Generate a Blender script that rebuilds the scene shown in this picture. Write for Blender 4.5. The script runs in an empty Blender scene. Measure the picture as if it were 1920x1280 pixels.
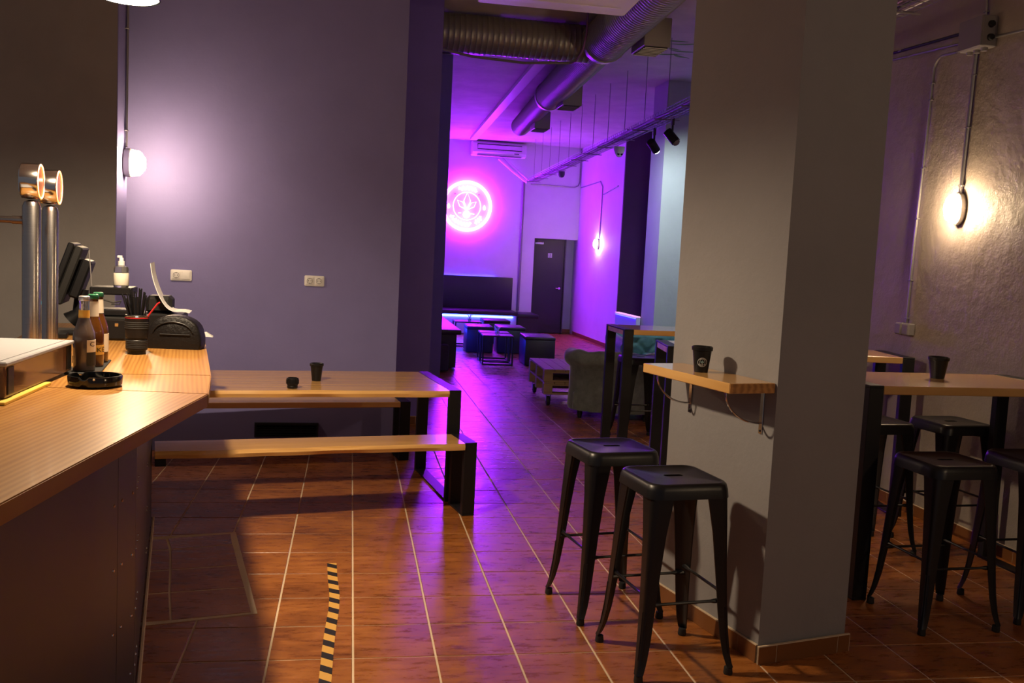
import bpy, bmesh, math, random
from mathutils import Vector, Matrix
random.seed(7)
scene = bpy.context.scene
col = scene.collection
pi = math.pi

# ------------------------------------------------------------------ camera
CAM_Z = 1.65
def camera():
    f, pit, yaw, rol = 1751.3, .09078, .17388, -.04937
    fw = Vector((math.sin(yaw)*math.cos(pit), math.cos(yaw)*math.cos(pit), -math.sin(pit)))
    rt = Vector((math.cos(yaw), -math.sin(yaw), 0)); dn = fw.cross(rt)
    c, s = math.cos(rol), math.sin(rol)
    r2 = rt*c + dn*s; d2 = dn*c - rt*s
    cd = bpy.data.cameras.new('camera'); cd.sensor_width = 36; cd.lens = f/1920*36
    cd.clip_start = .05; cd.clip_end = 100
    o = bpy.data.objects.new('camera', cd); col.objects.link(o)
    m = Matrix.Identity(4)
    for i in range(3):
        m[i][0] = r2[i]; m[i][1] = -d2[i]; m[i][2] = -fw[i]
    m[2][3] = CAM_Z
    o.matrix_world = m
    scene.camera = o
camera()

# ------------------------------------------------------------------ world, exposure
w = bpy.data.worlds.new('world'); scene.world = w; w.use_nodes = True
bg = w.node_tree.nodes['Background']
bg.inputs[0].default_value = (.92, .88, 1.0, 1); bg.inputs[1].default_value = .10
vs = scene.view_settings
vs.view_transform = 'Standard'; vs.look = 'None'; vs.exposure = 0.0; vs.gamma = 1.0; vs.use_curve_mapping = False

def light(name, kind, loc, energy, color, rot=None, aim=None, **kw):
    ld = bpy.data.lights.new(name, kind); ld.energy = energy; ld.color = color
    for k, v in kw.items(): setattr(ld, k, v)
    o = bpy.data.objects.new(name, ld); col.objects.link(o); o.location = loc
    if aim is not None:
        o.rotation_euler = (Vector(aim)-Vector(loc)).to_track_quat('-Z', 'Y').to_euler()
    return o
WARM = (1.0, .76, .50)
# pendant over the bar, white track spot (their fixtures are built below)
light('pendant_light', 'SPOT', (-.93, 4.12, 2.60), 325, WARM, aim=(-.93, 4.12, 0), spot_size=math.radians(172), spot_blend=.45, shadow_soft_size=.075)
light('track_spot_light', 'SPOT', (3.46, 10.66, 3.04), 165, (.78, .95, 1.0), aim=(4.3, 12.0, 2.0), spot_size=1.7, spot_blend=.8, shadow_soft_size=.05)

# ------------------------------------------------------------------ materials
def nmat(name):
    m = bpy.data.materials.new(name); m.use_nodes = True
    nt = m.node_tree; b = nt.nodes['Principled BSDF']
    return m, nt, b
def setb(b, **k):
    for n, v in k.items():
        b.inputs[n.replace('_', ' ')].default_value = v
def c4(c): return (c[0], c[1], c[2], 1)
def texco(nt, scale=(1, 1, 1), rot=(0, 0, 0), kind='Object'):
    t = nt.nodes.new('ShaderNodeTexCoord'); mp = nt.nodes.new('ShaderNodeMapping')
    mp.inputs['Scale'].default_value = scale; mp.inputs['Rotation'].default_value = rot
    nt.links.new(t.outputs[kind], mp.inputs[0]); return mp.outputs[0]
def noise(nt, vec, scale, detail=4, rough=.55):
    n = nt.nodes.new('ShaderNodeTexNoise'); n.inputs['Scale'].default_value = scale
    n.inputs['Detail'].default_value = detail; n.inputs['Roughness'].default_value = rough
    nt.links.new(vec, n.inputs['Vector']); return n.outputs['Fac']
def ramp(nt, fac, stops):
    r = nt.nodes.new('ShaderNodeValToRGB'); e = r.color_ramp.elements
    while len(e) < len(stops): e.new(.5)
    for i, (p, c) in enumerate(stops): e[i].position = p; e[i].color = c4(c)
    nt.links.new(fac, r.inputs[0]); return r.outputs[0]
def bump(nt, b, fac, strength, dist=.01):
    bn = nt.nodes.new('ShaderNodeBump'); bn.inputs['Strength'].default_value = strength
    bn.inputs['Distance'].default_value = dist
    nt.links.new(fac, bn.inputs['Height']); nt.links.new(bn.outputs[0], b.inputs['Normal'])
def plain(name, c, rough=.5, metal=0, spec=.5, **k):
    m, nt, b = nmat(name); setb(b, Base_Color=c4(c), Roughness=rough, Metallic=metal)
    b.inputs['Specular IOR Level'].default_value = spec
    for n, v in k.items(): b.inputs[n.replace('_', ' ')].default_value = v
    return m
def emit(name, c, s, base=(.8, .8, .8)):
    m, nt, b = nmat(name); setb(b, Base_Color=c4(base), Emission_Color=c4(c), Emission_Strength=s); return m
def plaster(name, c, var=.12, rough=.75, bs=.25, scale=7):
    m, nt, b = nmat(name); v = texco(nt)
    f = noise(nt, v, 2.2, 5, .6)
    lo = tuple(x*(1-var) for x in c); hi = tuple(x*(1+var) for x in c)
    nt.links.new(ramp(nt, f, [(.3, lo), (.7, hi)]), b.inputs['Base Color'])
    f2 = noise(nt, v, scale, 8, .65); bump(nt, b, f2, bs, .02)
    setb(b, Roughness=rough); b.inputs['Specular IOR Level'].default_value = .3
    return m
def wood(name, light_c, dark_c, ang=0, rough=.24, coat=.6, scale=1.0, spec=.5):
    m, nt, b = nmat(name); b.inputs['Specular IOR Level'].default_value = spec
    # two mappings: grain runs along local X turned by ang
    v = texco(nt, (.9*scale, 14*scale, 9*scale), (0, 0, 0)) if ang == 0 else None
    if v is None:
        t = nt.nodes.new('ShaderNodeTexCoord')
        r = nt.nodes.new('ShaderNodeVectorRotate'); r.rotation_type = 'Z_AXIS'; r.inputs['Angle'].default_value = -ang
        nt.links.new(t.outputs['Object'], r.inputs['Vector'])
        mp = nt.nodes.new('ShaderNodeMapping'); mp.inputs['Scale'].default_value = (.9*scale, 14*scale, 9*scale)
        nt.links.new(r.outputs[0], mp.inputs[0]); v = mp.outputs[0]
    f = noise(nt, v, 1.6, 3, .5)
    wv = nt.nodes.new('ShaderNodeTexWave'); wv.wave_type = 'BANDS'; wv.bands_direction = 'Y'
    wv.inputs['Scale'].default_value = 1.3; wv.inputs['Distortion'].default_value = 5.0
    wv.inputs['Detail'].default_value = 2; wv.inputs['Detail Scale'].default_value = .7
    nt.links.new(v, wv.inputs['Vector'])
    mx = nt.nodes.new('ShaderNodeMath'); mx.operation = 'MULTIPLY_ADD'; mx.inputs[1].default_value = .30
    hf = nt.nodes.new('ShaderNodeMath'); hf.operation = 'MULTIPLY'; hf.inputs[1].default_value = .6
    nt.links.new(f, hf.inputs[0]); nt.links.new(wv.outputs['Fac'], mx.inputs[0]); nt.links.new(hf.outputs[0], mx.inputs[2])
    nt.links.new(ramp(nt, mx.outputs[0], [(.10, dark_c), (.60, light_c)]), b.inputs['Base Color'])
    setb(b, Roughness=rough, Coat_Weight=coat, Coat_Roughness=.08)
    bump(nt, b, mx.outputs[0], .05, .004)
    return m
def tilemat():
    m, nt, b = nmat('terracotta_tile')
    v = texco(nt, (3, 10, 4))
    oi = nt.nodes.new('ShaderNodeObjectInfo'); add = nt.nodes.new('ShaderNodeVectorMath'); add.operation = 'ADD'
    geo = nt.nodes.new('ShaderNodeNewGeometry')
    mp = nt.nodes.new('ShaderNodeMapping'); mp.inputs['Scale'].default_value = (3, 11, 4)
    nt.links.new(geo.outputs['Position'], mp.inputs[0])
    f = noise(nt, mp.outputs[0], 2.4, 7, .68)
    mp2 = nt.nodes.new('ShaderNodeMapping'); mp2.inputs['Scale'].default_value = (1.3, 2.2, 1)
    nt.links.new(geo.outputs['Position'], mp2.inputs[0])
    g = noise(nt, mp2.outputs[0], 2.0, 3, .5)
    a = nt.nodes.new('ShaderNodeMath'); a.operation = 'MULTIPLY_ADD'; a.inputs[1].default_value = .6
    h = nt.nodes.new('ShaderNodeMath'); h.operation = 'MULTIPLY'; h.inputs[1].default_value = .4
    nt.links.new(g, h.inputs[0]); nt.links.new(f, a.inputs[0]); nt.links.new(h.outputs[0], a.inputs[2])
    nt.links.new(ramp(nt, a.outputs[0], [(.33, (.13, .036, .008)), (.5, (.32, .105, .021)), (.66, (.45, .165, .036))]), b.inputs['Base Color'])
    rr = nt.nodes.new('ShaderNodeMapRange'); rr.inputs['To Min'].default_value = .19; rr.inputs['To Max'].default_value = .44
    rr.inputs['From Min'].default_value = .3; rr.inputs['From Max'].default_value = .7
    nt.links.new(f, rr.inputs['Value']); nt.links.new(rr.outputs[0], b.inputs['Roughness'])
    bump(nt, b, a.outputs[0], .16, .006)
    b.inputs['Specular IOR Level'].default_value = .52
    return m
def brushed(name, c, rough=.3):
    m, nt, b = nmat(name); v = texco(nt, (2, 2, 90))
    f = noise(nt, v, 3, 3, .6)
    nt.links.new(ramp(nt, f, [(.3, tuple(x*.8 for x in c)), (.7, c)]), b.inputs['Base Color'])
    setb(b, Metallic=1.0, Roughness=rough); bump(nt, b, f, .06, .002); return m
def velvet(name, c, rough=.85):
    m, nt, b = nmat(name); v = texco(nt)
    f = noise(nt, v, 14, 4, .6)
    nt.links.new(ramp(nt, f, [(.3, tuple(x*.75 for x in c)), (.7, tuple(x*1.2 for x in c))]), b.inputs['Base Color'])
    setb(b, Roughness=rough, Sheen_Weight=.6, Sheen_Roughness=.4); bump(nt, b, f, .15, .005); return m

M = {}
M['tile'] = tilemat()
M['grout'] = plaster('grout', (.66, .52, .36), .15, .8, .1, 60)
M['skirt'] = plain('skirting_glaze', (.20, .075, .022), .35)
M['purple_wall'] = plaster('purple_paint', (.210, .195, .44), .05, .62, .12, 9)
M['bar_wall'] = plaster('charcoal_paint', (.26, .245, .235), .08, .6, .12, 9)
M['navy_glow_wall'] = plaster('slate_paint_violet_glow', (.22, .16, .60), .06, .65, .1, 9)  # violet in the base colour stands in for the lounge's purple glow
M['pillar'] = plaster('grey_paint', (.255, .245, .250), .05, .6, .16, 16)
M['right_wall'] = plaster('rough_grey_plaster', (.31, .265, .225), .10, .55, .75, 4.5)
M['white_wall'] = plaster('white_paint', (.74, .72, .74), .04, .7, .1, 9)
M['shaded_brown_wall'] = plaster('painted_shade_brown', (.10, .062, .07), .06, .7, .1, 9)  # dark base colour holds the shade of a face turned from the sign
M['pale_wall'] = plaster('pale_grey_paint', (.52, .53, .54), .05, .65, .2, 9)
M['ceiling'] = plaster('ceiling_plaster', (.60, .55, .52), .12, .75, .5, 4)
M['wood'] = wood('pine_varnish', (.74, .435, .155), (.56, .29, .082))
M['woodA'] = wood('pine_varnish_a', (.40, .200, .052), (.25, .100, .022), ang=math.radians(99.5), rough=.34, coat=.08, spec=.2)
M['woodC'] = wood('pine_varnish_c', (.40, .200, .052), (.25, .100, .022), ang=math.radians(82.8), rough=.34, coat=.08, spec=.2, scale=.8)
M['endgrain'] = wood('pine_end_grain', (.56, .27, .07), (.20, .07, .015), ang=math.radians(100), rough=.4, coat=.2, scale=3)
M['pallet'] = wood('pallet_board', (.42, .27, .15), (.22, .13, .07), rough=.55, coat=0)
M['frame'] = plain('black_powder_coat', (.009, .0085, .010), .45, 0, .4)
M['stool'] = plain('black_stool_paint', (.006, .006, .008), .36, 0, .45)
M['rubber'] = plain('black_rubber', (.012, .012, .012), .7)
M['plastic'] = plain('black_plastic', (.006, .006, .007), .42, 0, .35)
M['plastic2'] = plain('charcoal_plastic', (.012, .012, .012), .5, 0, .35)
M['leather'] = plaster('black_leather', (.007, .006, .006), .1, .36, .3, 60)
M['gloss_black'] = plain('gloss_black', (.010, .010, .011), .12)
M['steel'] = brushed('brushed_steel', (.55, .52, .50), .26)
M['panel'] = plain('dark_steel_panel', (.13, .12, .12), .42, .6)
M['chrome'] = plain('chrome', (.72, .70, .68), .12, 1)
M['galv'] = plain('galvanised_steel', (.34, .33, .33), .38, .9)
M['duct'] = plain('duct_grey', (.30, .285, .27), .42, .55)
M['white_plastic'] = plain('white_plastic', (.74, .73, .72), .4)
M['grey_plastic'] = plain('grey_plastic', (.20, .185, .185), .5)
M['dark_hole'] = plain('dark_void', (.004, .004, .005), .8)
M['velvet'] = velvet('grey_velvet', (.155, .170, .165))
M['green_velvet'] = velvet('teal_velvet', (.10, .26, .26), .6)
M['vinyl'] = plain('dark_upholstery', (.014, .010, .016), .42)
M['lamp'] = emit('lamp_glass', (1, .71, .43), 300)
M['lamp_far'] = emit('lamp_glass_dim', (1, .71, .43), 170)
M['pendant_disc'] = emit('pendant_diffuser', (1, .88, .66), 14)
M['neon'] = emit('neon_white', (.31, .012, 1.0), 142)
M['blue_led'] = emit('blue_led', (.02, .03, 1.0), 220)
M['blue_led_hot'] = emit('blue_led_core', (.04, .08, 1.0), 60)
M['blue_led_dim'] = emit('blue_led_dim', (.02, .03, 1.0), 12)
M['pink_led'] = emit('pink_led', (.8, .25, .8), 1.5)
M['orange_glow'] = emit('orange_glow', (1, .17, .03), 5)
M['badge'] = plain('badge_enamel', (.30, .085, .03), .25)
M['spot_face'] = emit('spot_face', (.85, .95, 1), 12)
M['tape_yellow'] = plain('tape_yellow', (.72, .40, .085), .45)
M['tape_black'] = plain('tape_black', (.015, .014, .014), .45)
M['paper'] = plain('paper', (.72, .70, .68), .7)
M['label_white'] = plain('label_white', (.75, .70, .58), .6)
M['label_yellow'] = plain('label_yellow', (.72, .42, .06), .6)
M['print_black'] = plain('print_black', (.01, .01, .01), .6)
M['print_grey'] = plain('print_grey', (.62, .64, .62), .5)
M['print_teal'] = plain('print_teal', (.30, .50, .52), .5)
M['red'] = plain('red_plastic', (.50, .02, .03), .4)
M['amber'] = plain('amber_glass', (.30, .11, .02), .06, 0, .5, Transmission_Weight=.75)
M['beer'] = plain('beer_liquid', (.10, .035, .006), .15)
M['clear'] = plain('clear_glass', (.92, .94, .95), .03, 0, .5, Transmission_Weight=.95)
M['perspex'] = plain('brown_perspex', (.16, .085, .055), .12, 0, .5, Alpha=.80)
M['lid_white'] = plain('frosted_lid', (.30, .30, .32), .5)
M['board'] = plain('yellow_board', (.74, .48, .06), .5)
M['cap_green'] = plain('green_cap', (.02, .16, .07), .35, .4)
M['cap_silver'] = plain('silver_cap', (.6, .6, .6), .3, .8)
M['leaf'] = plain('leaf_paint', (.12, .30, .05), .7)
M['door'] = plain('black_door', (.020, .016, .018), .5)
M['blue_recess'] = plaster('blue_grey_paint', (.35, .36, .52), .05, .6, .1)
M['cable_purple'] = plain('purple_cable', (.25, .10, .35), .5)
M['blue_panel'] = plain('blue_sheet', (.6, .6, .8), .5)

# ------------------------------------------------------------------ mesh builder
class MB:
    def __init__(s): s.bm = bmesh.new()
    def add(s, verts, faces):
        vv = [s.bm.verts.new(v) for v in verts]
        for f in faces:
            try: s.bm.faces.new([vv[i] for i in f])
            except ValueError: pass
        return s
    def box(s, c, size, rz=0, bev=0, mat=None, seg=1):
        t = bmesh.new(); bmesh.ops.create_cube(t, size=1)
        for v in t.verts: v.co = Vector((v.co.x*size[0], v.co.y*size[1], v.co.z*size[2]))
        if bev: bmesh.ops.bevel(t, geom=list(t.edges), offset=bev, segments=seg, affect='EDGES', profile=.5)
        mt = Matrix.Translation(c) @ Matrix.Rotation(rz, 4, 'Z')
        if mat is not None: mt = mt @ mat
        bmesh.ops.transform(t, matrix=mt, verts=list(t.verts))
        me = bpy.data.meshes.new('t'); t.to_mesh(me); t.free(); s.bm.from_mesh(me); bpy.data.meshes.remove(me); return s
    def bb(s, x0, x1, y0, y1, z0, z1, bev=0, seg=1):
        return s.box(((x0+x1)/2, (y0+y1)/2, (z0+z1)/2), (x1-x0, y1-y0, z1-z0), bev=bev, seg=seg)
    def prism(s, poly, z0, z1):
        n = len(poly); a = sum(poly[i][0]*poly[(i+1) % n][1]-poly[(i+1) % n][0]*poly[i][1] for i in range(n))
        if a < 0: poly = poly[::-1]
        vs_ = [(p[0], p[1], z0) for p in poly]+[(p[0], p[1], z1) for p in poly]
        return s.add(vs_, [tuple(range(n))[::-1], tuple(range(n, 2*n))]+[(i, (i+1) % n, n+(i+1) % n, n+i) for i in range(n)])
    def tube(s, path, r, n=8, caps=True):
        P = [Vector(p) for p in path]; rs = r if isinstance(r, (list, tuple)) else [r]*len(P)
        rings = []; up = None
        for i, p in enumerate(P):
            d = (P[min(i+1, len(P)-1)]-P[max(i-1, 0)]).normalized()
            if up is None:
                up = Vector((0, 0, 1)) if abs(d.z) < .9 else Vector((1, 0, 0))
            a = d.cross(up)
            if a.length < 1e-5: a = d.orthogonal()
            a.normalize(); b = a.cross(d).normalized(); up = b
            rings.append([s.bm.verts.new(p+(a*math.cos(2*pi*k/n)+b*math.sin(2*pi*k/n))*rs[i]) for k in range(n)])
        for i in range(len(P)-1):
            for k in range(n):
                s.bm.faces.new([rings[i][k], rings[i][(k+1) % n], rings[i+1][(k+1) % n], rings[i+1][k]])
        if caps:
            s.bm.faces.new(rings[0][::-1]); s.bm.faces.new(rings[-1])
        return s
    def lathe(s, prof, n=24, o=(0, 0, 0), mat=None):
        o = Vector(o); rings = []
        for r, z in prof:
            if r <= 1e-6: rings.append([s.bm.verts.new((0, 0, z))])
            else: rings.append([s.bm.verts.new((r*math.cos(2*pi*k/n), r*math.sin(2*pi*k/n), z)) for k in range(n)])
        for i in range(len(rings)-1):
            A, B = rings[i], rings[i+1]
            for k in range(n):
                k2 = (k+1) % n
                if len(A) == 1 and len(B) == 1: continue
                if len(A) == 1: s.bm.faces.new([A[0], B[k2], B[k]])
                elif len(B) == 1: s.bm.faces.new([A[k], A[k2], B[0]])
                else: s.bm.faces.new([A[k], A[k2], B[k2], B[k]])
        vv = [v for R in rings for v in R]
        mt = Matrix.Translation(o) @ (mat if mat is not None else Matrix.Identity(4))
        for v in vv: v.co = mt @ v.co
        return s
    def loft(s, rings, closed=False, caps=True):
        R = [[s.bm.verts.new(p) for p in ring] for ring in rings]; n = len(R[0])
        m = len(R)
        for i in range(m if closed else m-1):
            A, B = R[i], R[(i+1) % m]
            for k in range(n): s.bm.faces.new([A[k], A[(k+1) % n], B[(k+1) % n], B[k]])
        if caps and not closed:
            s.bm.faces.new(R[0][::-1]); s.bm.faces.new(R[-1])
        return s
    def mesh(s, name, mat, smooth=None):
        bmesh.ops.recalc_face_normals(s.bm, faces=list(s.bm.faces))
        me = bpy.data.meshes.new(name); s.bm.to_mesh(me); s.bm.free()
        if mat is not None: me.materials.append(M[mat] if isinstance(mat, str) else mat)
        if smooth is not None:
            me.polygons.foreach_set('use_smooth', [True]*len(me.polygons))
            me.set_sharp_from_angle(angle=math.radians(smooth))
        return me
    def build(s, name, mat, parent=None, smooth=35, loc=None, rz=0):
        o = bpy.data.objects.new(name, s.mesh(name, mat, smooth)); col.objects.link(o)
        if parent is not None: o.parent = parent
        if loc is not None: o.location = loc
        if rz: o.rotation_euler.z = rz
        return o
def tag(o, label=None, cat=None, group=None, kind=None):
    if label: o['label'] = label
    if cat: o['category'] = cat
    if group: o['group'] = group
    if kind: o['kind'] = kind
    return o
def thing(name, label, cat, loc=(0, 0, 0), rz=0, group=None):
    o = bpy.data.objects.new(name, None); col.objects.link(o); o.location = loc; o.rotation_euler.z = rz
    o.empty_display_size = .1
    return tag(o, label, cat, group)
def struct(o): o['kind'] = 'structure'; return o
def inst(me, name, parent, loc=(0, 0, 0), rz=0, rot=None):
    o = bpy.data.objects.new(name, me); col.objects.link(o); o.parent = parent; o.location = loc
    o.rotation_euler = rot if rot is not None else (0, 0, rz)
    return o
def dup(root, loc, rz, label=None, group=None):
    r = root.copy(); col.objects.link(r); r.location = loc; r.rotation_euler.z = rz
    if label: r['label'] = label
    if group: r['group'] = group
    for ch in list(root.children):
        c = ch.copy(); col.objects.link(c); c.parent = r
        for g in list(ch.children):
            d = g.copy(); col.objects.link(d); d.parent = c
    return r
def arc(c, r, a0, a1, n, plane='xz'):
    out = []
    for i in range(n+1):
        a = a0+(a1-a0)*i/n; u, v = r*math.cos(a), r*math.sin(a)
        out.append({'xz': (c[0]+u, c[1], c[2]+v), 'xy': (c[0]+u, c[1]+v, c[2]), 'yz': (c[0], c[1]+u, c[2]+v)}[plane])
    return out
def rrect(w, d, r, n=6):
    out = []
    for cx, cy, a in ((w/2-r, d/2-r, 0), (-w/2+r, d/2-r, pi/2), (-w/2+r, -d/2+r, pi), (w/2-r, -d/2+r, 1.5*pi)):
        for i in range(n+1): out.append((cx+r*math.cos(a+pi/2*i/n), cy+r*math.sin(a+pi/2*i/n)))
    return out
def rotx(a): return Matrix.Rotation(a, 4, 'X')
def roty(a): return Matrix.Rotation(a, 4, 'Y')
_fonts = {}
def text_mb(txt, size, depth=.0006):
    cu = bpy.data.curves.new('txt', 'FONT'); cu.body = txt; cu.size = size; cu.align_x = 'CENTER'; cu.align_y = 'CENTER'; cu.extrude = depth
    o = bpy.data.objects.new('txt', cu); col.objects.link(o)
    dg = bpy.context.evaluated_depsgraph_get(); me = bpy.data.meshes.new_from_object(o.evaluated_get(dg))
    bpy.data.objects.remove(o); bpy.data.curves.remove(cu)
    mb = MB(); mb.bm.from_mesh(me); bpy.data.meshes.remove(me); return mb

# ================================================================== SETTING
CEIL = 4.05
floor = struct(MB().bb(-6, 6.2, -1, 20.8, -.12, -.003).build('floor', 'grout', smooth=None))
TP = .336; TX0 = .06; TY0 = 3.695
tile_me = MB().bb(-.1635, .1635, -.1640, .1640, -.02, 0, bev=.0015).mesh('tile', 'tile')
cells = []
rest = MB()
for i in range(-16, 17):
    for j in range(-13, 50):
        x = TX0+TP*(i+.5); y = TY0+TP*(j+.5)
        if not (-5.4 < x < 5.6 and -.9 < y < 20.6): continue
        vis = 3.0 < y < 20 and -.345*y-.15 < x < .82*y+.15 and x > -1.3 and x < 3.98
        if 1.75 < x < 2.3 and 3.65 < y < 4.0: vis = False
        cells.append((0 if vis else 1, y, x))
cells.sort()
for k, (v, y, x) in enumerate(cells):
    if k < 300: inst(tile_me, 'tile', floor, (x, y, random.uniform(-.0004, .0004)))
    else:
        a = .1637
        rest.add([(x-a, y-a, 0), (x+a, y-a, 0), (x+a, y+a, 0), (x-a, y+a, 0), (x-a, y-a, -.004), (x+a, y-a, -.004), (x+a, y+a, -.004), (x-a, y+a, -.004)],
                 [(0, 1, 2, 3), (0, 4, 5, 1), (1, 5, 6, 2), (2, 6, 7, 3), (3, 7, 4, 0)])
tag(rest.build('tile_field', 'tile', floor, smooth=None), kind='stuff')
# the repaired patch of smaller tiles beside the bar
pb = MB().prism([(-1.09, 5.31), (-.60, 5.405), (-.362, 4.18), (-.86, 4.06)], -.002, .0025).build('floor_patch_bed', 'grout', floor, smooth=None)
def lerp(a, b, t): return tuple(a[i]+(b[i]-a[i])*t for i in range(len(a)))
ROWL = [((-.955, 5.285), (-.618, 5.375)), ((-.902, 5.092), (-.583, 5.176)), ((-.843, 4.768), (-.516, 4.834)), ((-.790, 4.451), (-.448, 4.509)), ((-.722, 4.112), (-.384, 4.19))]
LEFT = [(-1.075, 5.262), (-1.02, 5.07), (-.965, 4.745), (-.91, 4.43), (-.852, 4.09)]
for k in range(4):
    for a, b, c_, d in ((ROWL[k][0], ROWL[k][1], ROWL[k+1][1], ROWL[k+1][0]), (LEFT[k], ROWL[k][0], ROWL[k+1][0], LEFT[k+1])):
        cx = sum(p[0] for p in (a, b, c_, d))/4; cy = sum(p[1] for p in (a, b, c_, d))/4
        q = []
        for p in (a, b, c_, d):
            v = Vector((cx-p[0], cy-p[1])); v = v/v.length*.010; q.append((p[0]+v.x, p[1]+v.y))
        MB().prism(q, 0, .0042).build('tile', 'tile', floor, smooth=None)

def wall(name, x0, x1, y0, y1, mat, z1=CEIL, z0=-.05):
    return struct(MB().bb(x0, x1, y0, y1, z0, z1).build(name, mat, smooth=None))
struct(MB().bb(-6, 6.2, -1, 20.8, CEIL, CEIL+.15).build('ceiling', 'ceiling', smooth=None))
# purple wall of the table alcove, turned about ten degrees against the tiles
PWs = .06
def pwy(x): return 7.70+PWs*(x-.40)
struct(MB().prism([(-2.6, pwy(-2.6)), (.392, pwy(.392)), (.392, 8.2), (-2.6, 8.2)], -.05, CEIL).build('wall_left', 'purple_wall', smooth=None))
wall('wall_bar', -4.5, -1.607, 6.85, 7.14, 'bar_wall')
wall('wall_recess', -1.7, .772, 8.9, 9.1, 'navy_glow_wall')
wall('wall_passage', -.4, 1.14, 11.6, 11.8, 'navy_glow_wall')
wall('wall_lounge', .2, .35, 11.8, 20.2, 'white_wall')
struct(MB().prism([(.4, 20), (3.90, 20), (3.90, 20.5), (.4, 20.5)], -.05, CEIL).build('wall_far', 'white_wall', smooth=None))
wall('wall_far_lintel', 3.90, 4.86, 20.0, 20.5, 'white_wall', z0=2.07)
wall('wall_far_end', 4.86, 5.4, 20.0, 20.5, 'white_wall')
wall('wall_far_right', 4.86, 5.35, 16.7, 20.0, 'white_wall')
struct(MB().bb(4.865, 5.36, 16.66, 16.70, -.05, CEIL).build('wall_shade_sheet', 'shaded_brown_wall', smooth=None))  # dark sheet painting in the shade on the block's unlit front
wall('wall_side', 5.35, 5.5, 8.4, 16.7, 'white_wall')
wall('wall_right', 3.90, 4.1, -.9, 8.4, 'right_wall')
wall('wall_corner', 4.1, 5.5, 8.3, 8.45, 'pale_wall')
# door alcove back, seen blue beside the leaf
struct(MB().bb(3.90, 4.90, 20.34, 20.5, -.05, 2.3).build('wall_alcove', 'blue_recess', smooth=None))

# pillars
PU = Vector((-.2319, .9727)); PN = Vector((.9727, .2319))   # along left face, along front face
P0 = Vector((1.737, 3.553))
def pp(a, b): v = P0+PN*a+PU*b; return (v.x, v.y)
pillar = struct(MB().prism([pp(0, 0), pp(.467, 0), pp(.467, .78), pp(0, .78)], -.02, CEIL).build('wall_pillar', 'pillar', smooth=None))
def skirting(parent, a, b, nrm, tl=.33, first=None, h=.078, t=.012):
    a = Vector(a); b = Vector(b); d = (b-a); L = d.length; d /= L; n = Vector(nrm)
    pos = 0; k = 0
    while pos < L-.01:
        l = tl if (k or first is None) else first
        l = min(l, L-pos)
        p = a+d*pos; q = a+d*(pos+l-.004)
        MB().prism([tuple(p), tuple(q), tuple(q+n*t), tuple(p+n*t)], .0005, h-.004).build('skirting_tile', 'skirt', parent, smooth=None)
        pos += l; k += 1
    MB().prism([tuple(a-d*.0), tuple(b), tuple(b+n*(t-.002)), tuple(a+n*(t-.002))], .0, h).build('skirting_grout', 'grout', parent, smooth=None)
skirting(pillar, Vector(pp(-.012, -.012)), Vector(pp(.479, -.012)), -PU, first=.095)
skirting(pillar, Vector(pp(0, 0)), Vector(pp(0, .78)), -PN, first=.125)
wr = bpy.data.objects['wall_right']
skirting(wr, (3.90, 8.4), (3.90, 3.2), (-1, 0))
wfr = bpy.data.objects['wall_far_right']
skirting(wfr, (4.86, 16.7), (4.86, 20.0), (-1, 0))
wl = bpy.data.objects['wall_recess']
skirting(wl, (.0, 8.9), (.772, 8.9), (0, -1))
p2 = struct(MB().prism([(4.02, 12.0), (4.6, 12.0), (4.6, 12.56), (4.02, 12.56)], -.02, CEIL).build('wall_column', 'pale_wall', smooth=None))

# trim strip and bar end of the dark wall
struct(MB().bb(-1.607, -1.602, 6.852, 7.14, -.02, CEIL).build('trim_1', 'purple_wall', smooth=None))

# door
door = struct(thing('door_1', None, None, (3.90, 20.0, 0)))
MB().bb(.02, .70, .10, .145, .01, 2.05, bev=.003).build('door_leaf', 'door', door)
fr = MB(); fr.bb(0, .022, .06, .16, 0, 2.07); fr.bb(.70, .725, .06, .16, 0, 2.07); fr.bb(0, .725, .06, .16, 2.05, 2.07); fr.build('door_frame', 'door', door)
hd = MB().tube([(.62, .10, 1.0), (.62, .05, 1.0), (.53, .05, 1.0)], .010, 8); hd.lathe([(0, -.004), (.026, -.004), (.026, .004), (0, .004)], 14, (.62, .097, 1.0), rotx(pi/2)); hd.build('door_handle', 'chrome', door)
cl = MB().bb(.03, .22, .05, .09, 1.94, 1.985, bev=.004).tube([(.07, .07, 1.99), (.22, .04, 2.0), (.07, .07, 2.02)], .008, 6); cl.build('door_closer', 'chrome', door)
sg = MB().bb(.335, .425, .094, .098, 1.66, 1.76).build('door_sign', 'print_grey', door)
wc = MB(); wc.lathe([(0, -.001), (.008, -.001), (.008, .001), (0, .001)], 12, (.378, .092, 1.745), rotx(pi/2))
wc.tube([(.377, .092, 1.735), (.378, .092, 1.708), (.397, .092, 1.706), (.404, .092, 1.683)], .0042, 6); wc.tube([(.378, .092, 1.724), (.395, .092, 1.722)], .0035, 6)
wc.tube(arc((.378, .092, 1.697), .022, pi*.75, pi*1.95, 12), .0038, 6); wc.build('wheelchair_symbol', 'print_black', sg)
MB().bb(.725, .96, .30, .335, .01, .09).build('skirting_tile', 'skirt', door)

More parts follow.
